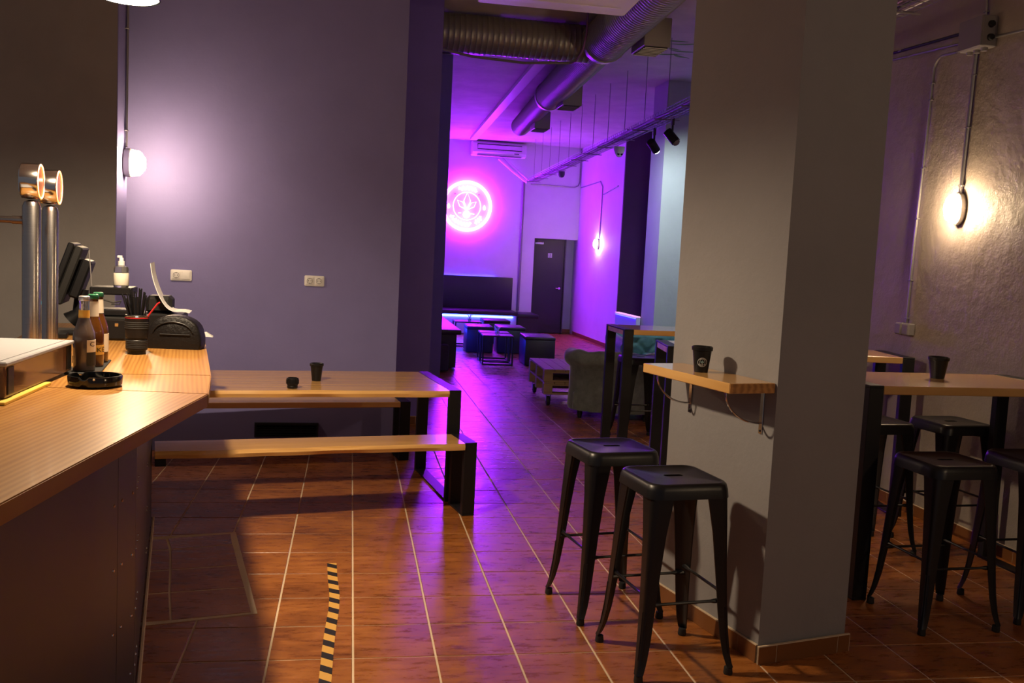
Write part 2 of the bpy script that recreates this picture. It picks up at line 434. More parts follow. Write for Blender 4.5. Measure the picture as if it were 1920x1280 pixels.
# ================================================================== BAR COUNTER
CT = 1.10
top = thing('bar_worktop', 'long varnished pine bar top with a bend, along the left edge', 'countertop', (0, 0, 0))
A_f0, A_f1, C_f1 = (-.94, 6.32), (-.555, 3.985), (-.494, 3.491)
C_f2 = (-.862, .60)
def plank(poly, mat, name='plank'):
    mb = MB(); mb.prism(poly, CT-.048, CT)
    bmesh.ops.bevel(mb.bm, geom=list(mb.bm.edges), offset=.003, segments=2, affect='EDGES')
    return mb.build(name, mat, top)
plank([A_f0, A_f1, (-1.50, 3.90), (-1.86, 6.17)], 'woodA')
plank([(-.554, 3.981), C_f1, (-1.52, 3.62), (-1.50, 3.896)], 'woodA')
plank([(-.495, 3.487), C_f2, (-1.62, .60), (-1.52, 3.616)], 'woodC')
ctr = thing('bar_counter', 'dark steel clad bar front with screwed panels under the pine top', 'bar counter')
KA0, KC, KC2 = Vector((-1.118, 5.69)), Vector((-.715, 3.38)), Vector((-1.075, .60))
body = MB().prism([tuple(KA0+Vector((-.03, 0))), tuple(KC+Vector((-.03, 0))), tuple(KC2+Vector((-.03, 0))), (-1.6, .60), (-1.45, 3.7), (-1.70, 5.60)], 0, CT-.05).build('carcass', 'plastic2', ctr, smooth=None)
screw_me = MB().lathe([(.0, .0), (.006, .0), (.005, .003), (0, .004)], 8).mesh('screw', 'chrome', 40)
def panels(a, b, cuts, side):
    d = (b-a); L = d.length; d /= L; n = Vector((-d.y, d.x))*side
    ps = [0]+[c*L for c in cuts]+[L]
    for k in range(len(ps)-1):
        p = a+d*(ps[k]+.0015); q = a+d*(ps[k+1]-.0015)
        MB().prism([tuple(p-n*.029), tuple(q-n*.029), tuple(q), tuple(p)], .012, CT-.052).build('panel', 'panel', ctr, smooth=None)
        for t in (ps[k]+.035, ps[k+1]-.035):
            for zz in (.12, .33, .55, .77, .97):
                c = a+d*t; o = inst(screw_me, 'screw', ctr, (c.x, c.y, zz)); o.rotation_euler = (0, pi/2, math.atan2(n.y, n.x))
panels(KA0, KC, [.42, .93], 1)
panels(KC, KC2, [.06, .40, .75], 1)
MB().tube([(KA0.x+.012, KA0.y, .006), (KC.x+.012, KC.y, .006), (KC2.x+.012, KC2.y, .006)], .008, 6).build('floor_seal', 'grout', ctr)

# beer taps
def beer_tap(label, x, y, r, zt, spout):
    t = thing('beer_tap', label, 'beer tap', (x, y, CT), math.radians(-6), 'beer taps on the bar')
    H = zt-CT
    MB().lathe([(0, 0), (r*1.5, 0), (r*1.5, .012), (r, .016), (r, H-.03), (r*.8, H-.008), (r*.4, H), (0, H)], 28).build('column', 'steel', t, 40)
    R = .083
    md = MB().lathe([(0, -.042), (R-.004, -.042), (R, -.038), (R, .034), (R-.003, .038), (R-.012, .038), (R-.012, .034), (0, .034)], 40, (0, 0, H+R+.004), Matrix.Rotation(math.radians(13), 4, 'Z') @ roty(pi/2)).build('medallion', 'chrome', t, 40)
    mt = Matrix.Rotation(math.radians(13), 4, 'Z') @ roty(pi/2)
    MB().lathe([(R-.012, .0345), (R-.001, .0395), (R-.004, .0425), (R-.012, .040)], 40, (0, 0, H+R+.004), mt).build('glow_ring', 'orange_glow', md, 40)
    MB().lathe([(0, .035), (R-.012, .035), (R-.012, .037), (0, .037)], 32, (0, 0, H+R+.004), mt).build('badge_face', 'badge', md, 40)
    if spout:
        sp = MB(); sp.tube([(-r+.005, 0, H-.095), (-r-.045, 0, H-.095)], .020, 14); sp.tube([(-r-.04, 0, H-.095), (-r-.13, 0, H-.095)], .016, 14)
        sp.tube([(-r-.12, 0, H-.095), (-r-.15, 0, H-.10), (-r-.165, 0, H-.14)], .012, 10); sp.build('spout', 'steel', t)
beer_tap('steel beer tap column with orange ringed disc and side spout, at the frame edge', -1.472, 4.70, .040, 1.80, True)
beer_tap('second steel beer tap column with orange ringed disc, nearer the till', -1.438, 4.86, .037, 1.785, False)

# perspex box on yellow board
bx = thing('perspex_box', 'brown perspex bar box with frosted white lid at left edge', 'box', (-1.085, 3.21, CT+.012))
MB().bb(-.42, -.0, .0, .735, .0, .105, bev=.003).build('body', 'perspex', bx)
MB().bb(-.43, .008, -.008, .743, .105, .120, bev=.004).build('lid', 'lid_white', bx)
MB().bb(-.40, -.02, .02, .715, .120, .1225, bev=.001).build('lid_panel', 'lid_white', bx)
for yy in (.02, .66): MB().bb(-.012, .004, yy, yy+.055, .01, .10, bev=.002).build('clip', 'plastic', bx)
tag(MB().bb(-1.46, -1.065, 3.15, 3.62, CT, CT+.011, bev=.002).build('cutting_board', 'board'), 'thin yellow board lying under the perspex box', 'cutting board')

# beer bottles on a bar mat
tag(MB().box((-1.068, 4.13, CT+.003), (.13, .45, .006), rz=math.radians(8), bev=.002).build('bar_mat', 'rubber'), 'narrow black rubber bar mat under the beer bottles', 'mat')
def wrap(mb, R, a0, z0):
    for v in mb.bm.verts:
        x, y, zz = v.co; a = a0+x/R; v.co = ((R+.0008+abs(zz))*math.cos(a), (R+.0008+abs(zz))*math.sin(a), z0+y)
    return mb
def band(R, a0, a1, z0, z1, R1=None, n=14):
    R1 = R1 or R; mb = MB(); rings = []
    for i in range(n+1):
        a = a0+(a1-a0)*i/n
        rings.append([(R*math.cos(a), R*math.sin(a), z0), (R1*math.cos(a), R1*math.sin(a), z1), ((R1-.001)*math.cos(a), (R1-.001)*math.sin(a), z1), ((R-.001)*math.cos(a), (R-.001)*math.sin(a), z0)])
    mb.loft(rings); return mb
def bottle(label, x, y, style):
    t = thing('beer_bottle', label, 'bottle', (x, y, CT+.006), 0, 'beer bottles on the bar'); t.scale = (1.38, 1.38, 1.04)
    prof = [(0, 0), (.027, 0), (.0305, .004), (.0305, .135), (.029, .150), (.020, .185), (.0155, .205), (.0135, .262), (.0145, .268), (.0145, .276), (.0125, .278), (.0125, .284)]
    MB().lathe(prof+[(.0, .284)], 26).build('glass', 'clear' if style == 0 else 'amber', t, 50)
    MB().lathe([(0, .003), (.0275, .004), (.0275, .135), (.026, .149), (.0175, .183), (.0135, .203), (.0125, .232), (0, .232)], 20).build('beer', 'beer', t, 50)
    MB().lathe([(.0155, .272), (.0162, .274), (.0150, .288), (.012, .2905), (0, .291)], 20).build('crown_cap', ['cap_silver', 'cap_green', 'cap_green'][style], t, 40)
    f = -pi/2+.55
    if style == 0:
        l = band(.0314, f-.05, f+1.3, .075, .122).build('label', 'label_white', t)
        wrap(text_mb('C', .024), .0316, f+.45, .105).build('lettering', 'print_black', l, None)
        band(.0314, f-.05, f+1.3, .022, .073).build('lower_label', 'print_black', t)
        l2 = band(.0315, f-2.1, f-1.75, .030, .058).build('back_label', 'label_white', t)
        MB().prism([(0, 0), (.01, 0), (.003, -.028)], 0, .0004)
        band(.0155, f-2.2, f+2.0, .206, .236, .0148).build('neck_foil', 'label_yellow', t)
    elif style == 1:
        l = band(.0314, f-.4, f+1.5, .050, .088).build('label', 'label_yellow', t)
        wrap(text_mb('KE', .026), .0316, f+.48, .069).build('lettering', 'print_black', l, None)
        band(.0162, f-1.6, f+1.6, .200, .262, .0146).build('neck_foil', 'label_white', t)
    else:
        band(.0314, f-.4, f+1.5, .045, .120).build('label', 'label_white', t)
        band(.0162, f-1.6, f+1.6, .205, .262, .0146).build('neck_foil', 'label_white', t)
bottle('clear glass beer bottle with white label, nearest the ashtray', -1.05, 3.985, 0)
bottle('amber beer bottle with yellow KE label, middle of three', -1.052, 4.125, 1)
bottle('amber beer bottle with cream label, farthest of three', -1.070, 4.275, 2)

# ashtray
at = thing('ashtray', 'round glossy black ashtray on the bar top by the bottles', 'ashtray', (-.915, 3.625, CT)); at.scale = (1.17, 1.17, 1.1)
mb = MB(); N = 48; rings = []
for k in range(N):
    a = 2*pi*k/N
    notch = min(abs(((a-q+pi) % (2*pi))-pi) for q in (-1.75, -1.75+2.09, -1.75+4.19, )) < .085
    zt = .026 if notch else .037
    rings.append([(r*math.cos(a), r*math.sin(a), z) for r, z in ((.073, .0), (.079, .006), (.081, min(.033, zt)), (.079, zt), (.073, zt), (.071, .010), (.0, .009), (.0, 0))])
mb.loft(rings, closed=True, caps=False); bmesh.ops.remove_doubles(mb.bm, verts=list(mb.bm.verts), dist=1e-5)
mb.build('bowl', 'gloss_black', at, 40)
MB().tube([(-.02, .012, .018), (.012, -.066, .033), (.016, -.080, .031)], .0035, 8).build('cigarette_end', 'label_white', at)

# lens mug with straws
LX, LY = -.992, 4.66
lm = thing('lens_mug', 'black mug shaped like a camera lens with red ring', 'mug', (LX, LY, CT)); lm.scale = (1.13, 1.13, 1.13)
MB().lathe([(0, 0), (.036, 0), (.036, .014), (.043, .020), (.043, .060), (.0415, .062), (.0415, .068), (.044, .070), (.047, .100), (.047, .145), (.048, .150), (.048, .164), (.046, .166), (.042, .166), (.040, .02), (0, .018)], 36).build('barrel', 'plastic', lm, 35)
for z0 in (.026, .033, .040, .047, .054, .108, .116, .124, .132):
    MB().lathe([(.0425 if z0 < .07 else .0465, z0), (.0445 if z0 < .07 else .0485, z0+.001), (.0445 if z0 < .07 else .0485, z0+.004), (.0425 if z0 < .07 else .0465, z0+.005)], 30).build('grip_ring', 'rubber', lm, 30)
MB().lathe([(.047, .1515), (.0486, .152), (.0486, .1545), (.047, .155)], 30).build('red_ring', 'red', lm, 30)
MB().lathe([(.0475, .158), (.0487, .1595), (.0475, .161)], 30).build('silver_ring', 'chrome', lm, 30)
for k in range(26):
    a = k*2.399; r = .030*math.sqrt((k+.5)/26); tx = LX+2.2*r*math.cos(a)-.004; ty = LY+1.2*r*math.sin(a)
    o = MB().tube([(LX+r*.55*math.cos(a), LY+r*.55*math.sin(a), CT+.022), (LX+r*1.12*math.cos(a), LY+r*1.0*math.sin(a), CT+.17), (tx, ty, CT+.285+random.uniform(-.03, .03))], .0035, 6).build('drinking_straw', 'plastic')
    tag(o, 'black drinking straw standing in the lens mug', 'straw', 'black straws in the lens mug')
tag(MB().tube([(LX+.012, LY-.005, CT+.024), (LX+.045, LY-.012, CT+.175), (LX+.098, LY-.03, CT+.245), (LX+.108, LY-.03, CT+.252)], .0038, 8).build('drinking_straw', 'red'), 'single red straw sticking out of the lens mug', 'straw')

# leather case
cs = thing('leather_case', 'black leather case with domed top lying beside the lens mug', 'case', (-.868, 4.97, CT), math.radians(-4))
rings = []
for yy, sc in ((-.062, .93), (-.056, .985), (-.04, 1.0), (.04, 1.0), (.056, .985), (.062, .93)):
    ring = [(-.125*sc, yy, .0), (-.132*sc, yy, .02), (-.125*sc, yy, .07*sc)]
    ring += [((-.02+.112*math.cos(a))*sc if False else .128*math.cos(a)*sc*(1 if math.cos(a) > 0 else .95), yy, (.085+.085*math.sin(a))*sc) for a in [pi-.3-(pi-.45)*k/12 for k in range(13)]]
    ring += [(.136*sc, yy, .06), (.136*sc, yy, .02), (.130*sc, yy, .0)]
    rings.append(ring)
MB().loft(rings).build('shell', 'leather', cs, 50)
MB().tube([(.10*math.cos(a), -.066, .07+.068*math.sin(a)) for a in [pi-.2-(pi-.4)*k/16 for k in range(17)]], .003, 6).build('zip', 'plastic', cs)
MB().box((.01, -.066, .074), (.15, .006, .006), bev=.002).build('front_seam', 'plastic', cs)

# till: monitor, drawer, printer
ps = thing('till_monitor', 'black tilted till monitor seen edge on behind the bottles', 'monitor', (-1.50, 5.53, CT), math.radians(8))
tl = roty(math.radians(19))
MB().box((-.065, 0, .335), (.032, .30, .36), bev=.006, mat=tl).build('screen', 'plastic', ps)
MB().box((-.024, 0, .33), (.045, .28, .33), bev=.008, mat=tl).build('rear_housing', 'plastic2', ps)
MB().box((.03, 0, .31), (.055, .20, .22), bev=.010, mat=tl).build('rear_cover', 'plastic', ps)
MB().box((-.150, -.152, .178), (.016, .004, .018), bev=.001, mat=tl).build('blue_sticker', plain('blue_sticker', (.08, .30, .55), .4), ps)
MB().tube([(.03, 0, .25), (.02, 0, .12), (-.03, 0, .075)], [.035, .04, .05], 12).build('neck', 'plastic', ps)
MB().box((-.03, 0, .012), (.20, .22, .024), bev=.008).build('foot', 'plastic', ps)
MB().tube([(.075, -.10, .47), (.085, -.11, .36), (.095, -.11, .21)], .003, 6).build('cable', 'grey_plastic', ps)
dr = thing('cash_drawer', 'low black cash box standing on the bar behind the bottles', 'cash box', (-1.285, 5.36, CT), math.radians(4))
MB().box((0, 0, .062), (.22, .26, .124), bev=.006).build('body', 'plastic2', dr)
MB().box((0, -.132, .060), (.20, .006, .10), bev=.002).build('drawer_front', 'plastic', dr)
MB().box((.06, -.136, .085), (.02, .006, .02), bev=.002).build('lock', 'chrome', dr)
rp = thing('receipt_printer', 'black receipt printer shelf with cables on top of cash box', 'printer', (-1.275, 5.40, CT+.1245), math.radians(4))
MB().box((0, 0, .018), (.19, .22, .032), bev=.005).build('base', 'plastic', rp)
for sx in (-.085, .085): MB().box((sx, .08, .075), (.016, .05, .085), bev=.003).build('upright', 'plastic', rp)
MB().box((.005, 0, .135), (.21, .22, .04), bev=.005).build('head', 'plastic', rp)
MB().tube([(-.07, -.105, .10), (-.02, -.12, .085), (.02, -.12, .075), (.06, -.11, .085), (.05, -.11, .065), (.01, -.115, .066)], .004, 6).build('cable', 'rubber', rp)
pt = thing('card_printer', 'black box printer with paper strip behind the leather case', 'printer', (-1.03, 5.50, CT), math.radians(4))
MB().box((0, 0, .07), (.24, .24, .14), bev=.010).build('body', 'plastic', pt)
MB().box((-.02, .02, .185), (.14, .16, .10), bev=.02).build('cover', 'plastic2', pt)
rings = []
for k in range(15):
    t = k/14
    x = -.055+.205*t**1.35; z = .145+.27*(1-t)**2.6+.012*math.sin(t*9)*t
    rings.append([(x, -.15, z), (x, .0, z+.004), (x+.003, .0, z+.006), (x+.003, -.15, z+.002)])
MB().loft(rings).build('paper_strip', 'paper', pt)
sb = thing('spray_bottle', 'clear spray bottle with white pump and label behind the straws', 'spray bottle', (-1.215, 5.58, CT+.281))
sb.location = (-1.225, 5.36, CT+.2795)
MB().lathe([(0, 0), (.036, 0), (.038, .004), (.038, .10), (.034, .112), (.014, .118), (.013, .122), (0, .122)], 24).build('body', 'clear', sb, 40)
MB().lathe([(.0385, .012), (.0392, .013), (.0392, .075), (.0385, .076)], 24).build('label', 'label_white', sb, 40)
MB().lathe([(0, .118), (.017, .118), (.017, .140), (.011, .143), (.011, .156), (.008, .160), (0, .160)], 18).build('pump', 'white_plastic', sb, 40)
MB().box((-.008, 0, .164), (.026, .016, .014), bev=.003).build('nozzle', 'white_plastic', sb)
# paper scraps at the end of the bar
tag(MB().add([(-.85, 5.60, CT+.001), (-.77, 5.57, CT+.001), (-.78, 5.66, CT+.002), (-.86, 5.68, CT+.001), (-.815, 5.625, CT+.028), (-.80, 5.60, CT+.019), (-.835, 5.65, CT+.021)],
   [(0, 1, 5), (1, 2, 5), (2, 4, 5), (2, 3, 6), (3, 0, 6), (0, 4, 6), (0, 5, 4), (2, 6, 4), (3, 2, 1, 0)]).build('paper_scrap', 'paper', smooth=None), 'small crumpled paper scrap at the far end of the bar', 'paper')
nd = tag(MB().box((-1.53, 5.30, CT+.014), (.10, .13, .028), rz=.2, bev=.004).build('note_pad', 'plastic'), 'flat black notebook lying on the bar behind the taps', 'notebook')

# pendant lamp
pdn = thing('pendant_lamp', 'pendant lamp with glowing white rim above the bar, cut by the top edge', 'lamp', (-.93, 4.12, 2.615))
MB().lathe([(.125, .0), (.128, .004), (.120, .05), (.085, .11), (.035, .15), (.030, .20), (.0, .205), (.0, .195), (.026, .192), (.030, .146), (.080, .104), (.115, .048), (.122, .004)], 40).build('shade', 'frame', pdn, 50)
MB().lathe([(0, .030), (.116, .030), (.120, .006), (.112, .000), (.10, .012), (0, .014)], 40).build('diffuser', 'pendant_disc', pdn, 50)
MB().tube([(0, 0, .20), (0, 0, CEIL-2.60)], .004, 8).build('cord', 'rubber', pdn)

# ================================================================== TABLES AND BENCHES
def frame_table(name, label, cat, cx, cy, rz, L, D, H, top_t=.045, bar=.08, thick=.045, live=False, group=None, ends=(-1, 1)):
    t = thing(name, label, cat, (cx, cy, 0), rz, group)
    mb = MB(); y0, y1 = -D/2, D/2; a = L/2-bar-.001; a0 = -a if -1 in ends else -L/2
    if live:
        n = 40; rings = []
        for i in range(n+1):
            x = a0+(a-a0)*i/n; wv = .008*math.sin(x*5.2+1)+.006*math.sin(x*13+.4)
            rings.append([(x, y0+.004+wv, H-top_t), (x, y0-.006+wv*.5, H-top_t*.5), (x, y0+.006+wv, H-.002), (x, y1-.003, H-.002), (x, y1, H-top_t)])
        mb.loft(rings)
    else: mb.bb(-a, a, y0, y1, H-top_t, H-.002, bev=.003)
    mb.build('top', 'wood', t, 30)
    for s in ends:
        x0 = s*(L/2-bar/2)
        f = thing('end_frame', None, None); f.parent = t
        MB().bb(x0-bar/2, x0+bar/2, y0, y1, H-.012, H, bev=.002).build('top_bar', 'frame', f)
        MB().bb(x0-bar/2, x0+bar/2, y0, y1, .0, .012, bev=.002).build('bottom_bar', 'frame', f)
        for yy in (y0, y1-thick): MB().bb(x0-bar/2, x0+bar/2, yy, yy+thick, .012, H-.012, bev=.002).build('leg', 'frame', f)
        MB().bb(x0-bar/2+.004, x0+bar/2-.004, y0+thick, y1-thick, H-.05, H-.012).build('end_grain', 'endgrain', f)
    return t
frame_table('dining_table', 'long pine table with black steel end frames beside the purple wall', 'table', -.362, 6.407, math.radians(8.7), 2.10, .955, .75, live=True)
bn_ = frame_table('bench', 'long pine bench with black frame, in front of the dining table', 'bench', -.140, 5.715, math.radians(11.4), 1.90, .30, .47, live=True, ends=(1,))
MB().box((-.92, 0, .40), (.06, .24, .045), bev=.003).build('wall_cleat', 'frame', bn_)
frame_table('bench', 'pine bench between the dining table and the purple wall', 'bench', -.51, 7.30, math.radians(8.9), 2.0, .28, .47)
frame_table('high_table', 'high pine bar table at right, with a black cup on it', 'high table', 3.19, 4.56, math.radians(3), 1.30, .60, 1.10)
frame_table('high_table', 'high bar table half hidden behind the grey pillar', 'high table', 2.99, 6.11, math.radians(-9), 1.68, .50, 1.10)
frame_table('high_table', 'high bar table in front of the velvet armchair', 'high table', 3.04, 7.66, math.radians(0), 1.62, .56, 1.10)

# cups
def cup(name, label, x, y, z, h=.105, r0=.031, r1=.042, logo=False, rz=0, lip=True):
    t = thing(name, label, 'cup', (x, y, z), rz, None)
    MB().lathe([(0, 0), (r0, 0), (r1, h), (r1-.002, h), (r0-.002, .004), (0, .004)], 30).build('body', 'plastic', t, 35)
    if lip:
        l = MB().lathe([(r1-.003, h-.014), (r1+.003, h-.012), (r1+.004, h+.002), (r1-.001, h+.006), (r1-.004, h+.002), (r1-.008, h-.002), (0, h-.002)], 30).build('lid', 'plastic', t, 35)
        MB().box((.012, -r1+.006, h+.006), (.018, .008, .006), bev=.002).build('lid_tab', 'plastic', l)
    if logo:
        R = .0385; zc = .046; a0 = -pi/2-.28
        def ring(rr, w):
            mb = MB(); rings = []
            for k in range(28):
                q = 2*pi*k/28; rg = []
                for rad in (rr-w, rr+w):
                    for off in (.0006, .0012):
                        zz = zc+rad*math.sin(q); Rz = r0+(r1-r0)*zz/h; a = a0+rad*math.cos(q)/Rz
                        rg.append(((Rz+off)*math.cos(a), (Rz+off)*math.sin(a), zz))
                rings.append([rg[0], rg[1], rg[3], rg[2]])
            return mb.loft(rings, closed=True, caps=False)
        ring(.0195, .0008).build('logo_outer_ring', 'print_grey', t)
        ring(.0125, .0005).build('logo_inner_ring', 'print_grey', t)
        def patch(pts, nm, mt):
            mb = MB(); vs2 = []
            for px, pz in pts:
                zz = zc+pz; Rz = r0+(r1-r0)*zz/h+.0012; a = a0+px/Rz; vs2.append((Rz*math.cos(a), Rz*math.sin(a), zz))
            mb.add(vs2, [tuple(range(len(pts)))]); return mb.build(nm, mt, t, None)
        patch([(0, -.004), (.0032, .003), (0, .010), (-.0032, .003)], 'logo_leaf', 'print_teal')
        patch([(.001, -.004), (.008, .0), (.0085, .005), (.003, .002)], 'logo_leaf', 'print_teal')
        patch([(-.001, -.004), (-.003, .002), (-.0085, .005), (-.008, .0)], 'logo_leaf', 'print_teal')
        patch([(.0028*math.cos(q*pi/4), -.0075+.0028*math.sin(q*pi/4)) for q in range(8)], 'logo_bulb', 'print_grey')
        for k in range(7):
            q = pi/2+(k-3)*.27; patch([((.016+dr_)*math.cos(q+dq), (.016+dr_)*math.sin(q+dq)) for dr_, dq in ((-.0016, -.09), (.0016, -.09), (.0016, .09), (-.0016, .09))], 'logo_lettering', 'print_grey')
        for k in range(9):
            q = -pi/2+(k-4)*.24
            if k != 6: patch([((.016+dr_)*math.cos(q+dq), (.016+dr_)*math.sin(q+dq)) for dr_, dq in ((-.0016, -.08), (.0016, -.08), (.0016, .08), (-.0016, .08))], 'logo_lettering', 'print_grey')
    return t
SH = 1.185
cup('cup', 'black lidded cup with round leaf logo on the pillar shelf', 1.532, 3.882, SH, .108, .030, .0425, logo=True)
cup('cup', 'plain black lidded cup on the dining table', -.206, 6.396, .75, .112, .030, .043)
cup('cup', 'plain black lidded cup on the high table at right', 3.19, 4.62, 1.10, .112, .036, .052)
sj = thing('small_ashtray', 'small black ribbed pot on the dining table beside the cup', 'pot', (-.342, 6.03, .75))
MB().lathe([(0, 0), (.032, 0), (.034, .012), (.031, .016), (.036, .022), (.038, .055), (.036, .064), (.030, .066), (.028, .03), (0, .028)], 24).build('bowl', 'plastic', sj, 30)
for k in range(12):
    a = 2*pi*k/12; MB().box((.037*math.cos(a), .037*math.sin(a), .042), (.006, .010, .030), rz=a, bev=.002).build('rib', 'plastic', sj)

# ================================================================== STOOLS
def make_stool():
    t = thing('bar_stool', 'x', 'bar stool', (0, 0, 0), 0, 'black metal bar stools')
    H = .785
    mb = MB(); n = 6
    def loop(w, r, z): return [(x, y, z) for x, y in rrect(w, w, r, n)]
    def slot(z): return [(x, y, z) for x, y in rrect(.085, .030, .013, n)]
    top_loops = [loop(.362, .055, H-.060), loop(.356, .055, H-.028), loop(.346, .055, H-.008), loop(.330, .052, H), loop(.314, .048, H-.0005), loop(.304, .046, H-.004)]
    mb.loft(top_loops+[slot(H-.004), slot(H-.02)], caps=False)
    mb.loft([loop(.357, .053, H-.060), loop(.350, .053, H-.030), loop(.336, .052, H-.012), slot(H-.012)], caps=False)
    mb.build('seat', 'stool', t, 50)
    def leg(sx, sy):
        mb = MB(); rings = []
        prof = [(0, .156, .098), (.06, .158, .088), (.18, .162, .070), (.34, .168, .057), (.50, .175, .047), (.62, .183, .041), (.70, .192, .035), (.74, .199, .030), (.757, .204, .028)]
        for d, c, wd in prof:
            z = H-.030-d*.955; rr = wd*.5; q = wd
            # corner section: outer rounded corner, inner diagonal face
            loc = [(0, -q), (-.10*q, -q*1.0), (-.25*q, -q*.55), (-.55*q, -.25*q), (-q, -.10*q), (-q, 0), (-.35*q, 0), (-.12*q, -.03*q), (-.03*q, -.12*q), (0, -.35*q)]
            rings.append([(sx*(c+.012+x), sy*(c+.012+y), z) for x, y in loc])
        mb.loft(rings)
        o = mb.build('leg', 'stool', t, 45)
        rb = MB()
        for off in (-.006, .006):
            pts = []
            for d, c, wd in ((.50, .175, .047), (.60, .1817, .042), (.70, .192, .036)):
                z = H-.030-d*.955; pts.append((sx*(c+.0115+min(0, off)*1.8), sy*(c+.0115-max(0, off)*1.8), z))
            rb.tube(pts, .0032, 6)
        rb.build('rib', 'stool', o)
        MB().lathe([(0, 0), (.017, 0), (.019, .004), (.0165, .030), (0, .032)], 12, (sx*.200, sy*.200, 0)).build('foot', 'rubber', o)
    for sx in (-1, 1):
        for sy in (-1, 1): leg(sx, sy)
    zb = .30; c = .170
    for a, b, zz in (((-c, -c), (c, -c), zb), ((c, -c), (c, c), zb+.03), ((c, c), (-c, c), zb), ((-c, c), (-c, -c), zb+.03)):
        A = Vector((a[0], a[1], zz)); B = Vector((b[0], b[1], zz)); d = (B-A)
        MB().tube([A, A+d*.12, A+d*.16, B-d*.16, B-d*.12, B], [.011, .010, .0065, .0065, .010, .011], 8).build('rung', 'stool', t)
    cr = MB()
    for s in (-1, 1): cr.tube([(-.150, -.150*s, H-.07), (.150, .150*s, H-.07)], .008, 6)
    cr.build('seat_brace', 'stool', t)
    return t
st = make_stool()
spots = [(1.343, 3.629, 7.5, 'black metal bar stool nearest the camera, in front of the pillar'),
         (1.245, 4.215, 9, 'black metal bar stool behind the front one, left of the pillar'),
         (2.845, 4.0, 3, 'black metal bar stool standing in front of the right high table'),
         (3.42, 4.10, 3, 'black metal bar stool cut by the right edge of the picture'),
         (3.12, 5.09, 5, 'black metal bar stool behind the right high table, touching the pillar edge'),
         (3.64, 5.10, 5, 'black metal bar stool behind the right high table, close to the lamp wall'),
         (2.68, 8.30, 3, 'black metal bar stool under the high table before the armchair')]
for i, (x, y, a, lab) in enumerate(spots):
    if i == 0: st.location = (x, y, 0); st.rotation_euler.z = math.radians(a); st['label'] = lab
    else: dup(st, (x, y, 0), math.radians(a), lab)

# ================================================================== SHELF ON PILLAR
sh = thing('wall_shelf', 'pine wall shelf on two chrome brackets fixed to the grey pillar', 'shelf', (P0.x, P0.y, SH), math.atan2(PU.y, PU.x))
# local X along the wall (away from camera), local Y out from the wall
MB().bb(.012, .680, .002, .228, -.042, 0, bev=.003).build('board', 'wood', sh)
MB().bb(.0105, .0118, .004, .226, -.040, -.002).build('end_grain', 'endgrain', sh)
for xx in (.085, .610):
    b = thing('bracket', None, None); b.parent = sh
    MB().bb(xx-.011, xx+.011, .001, .005, -.225, -.043, bev=.001).build('wall_plate', 'chrome', b)
    MB().bb(xx-.011, xx+.011, .005, .20, -.047, -.043, bev=.001).build('top_plate', 'chrome', b)
    MB().tube([(xx, .190-.0+(-.182)*(1-math.cos(q)), -.045-.135*math.sin(q)) for q in [pi/2*k/12 for k in range(13)]], .0045, 8).build('curved_arm', 'chrome', b)
    MB().lathe([(0, 0), (.006, 0), (.004, .003), (0, .003)], 10, (xx, .005, -.212), rotx(-pi/2)).build('screw', 'plastic2', b)

# ================================================================== WALL LAMPS, SOCKETS, CONDUITS
def wall_lamp(label, loc, ang, h=.20, w=.10, out=1.15, mat='lamp'):
    t = thing('wall_lamp', label, 'wall lamp', loc, ang, 'bulkhead wall lamps')   # local -Y is out of the wall
    def oval(sx, sz, y, n=20): return [(sx*math.cos(2*pi*k/n), y*out, sz*math.sin(2*pi*k/n)) for k in range(n)]
    MB().loft([oval(w*.56, h*.53, 0), oval(w*.56, h*.53, -.030), oval(w*.50, h*.48, -.034)]).build('base', 'galv', t)
    MB().loft([oval(w*.45, h*.44, -.034), oval(w*.45, h*.44, -.060), oval(w*.38, h*.38, -.085), oval(w*.22, h*.22, -.097), oval(w*.03, h*.03, -.100)]).build('glass', mat, t, 60)
    cg = MB()
    for q in (0, pi):
        cg.tube([(0, -.034*out, h*.50*math.cos(q)), (0, -.075*out, h*.45*math.cos(q)), (0, -.103*out, h*.2*math.cos(q)), (0, -.106*out, 0)], .0022, 6)
    for q in (0, pi):
        cg.tube([(w*.53*math.cos(q), -.034*out, 0), (w*.47*math.cos(q), -.075*out, 0), (w*.2*math.cos(q), -.103*out, 0), (0, -.106*out, 0)], .0022, 6)
    cg.tube([(w*.49*math.cos(2*pi*k/24), -.066*out, h*.47*math.sin(2*pi*k/24)) for k in range(25)], .0022, 6)
    cg.build('cage', 'galv', t)
    return t
wall_lamp('lit bulkhead lamp at the corner of the purple wall', (-1.602, 7.06, 2.175), pi/2, h=.19, w=.095, out=1.4)
wall_lamp('lit bulkhead lamp on the rough right wall', (3.90, 5.56, 2.10), -pi/2)
wall_lamp('lit bulkhead lamp on the right wall level with the camera, outside the picture', (3.90, .35, 2.10), -pi/2)
wall_lamp('lit bulkhead lamp on the purple lit far wall beside the door', (4.86, 18.2, 1.98), -pi/2, mat='lamp_far')

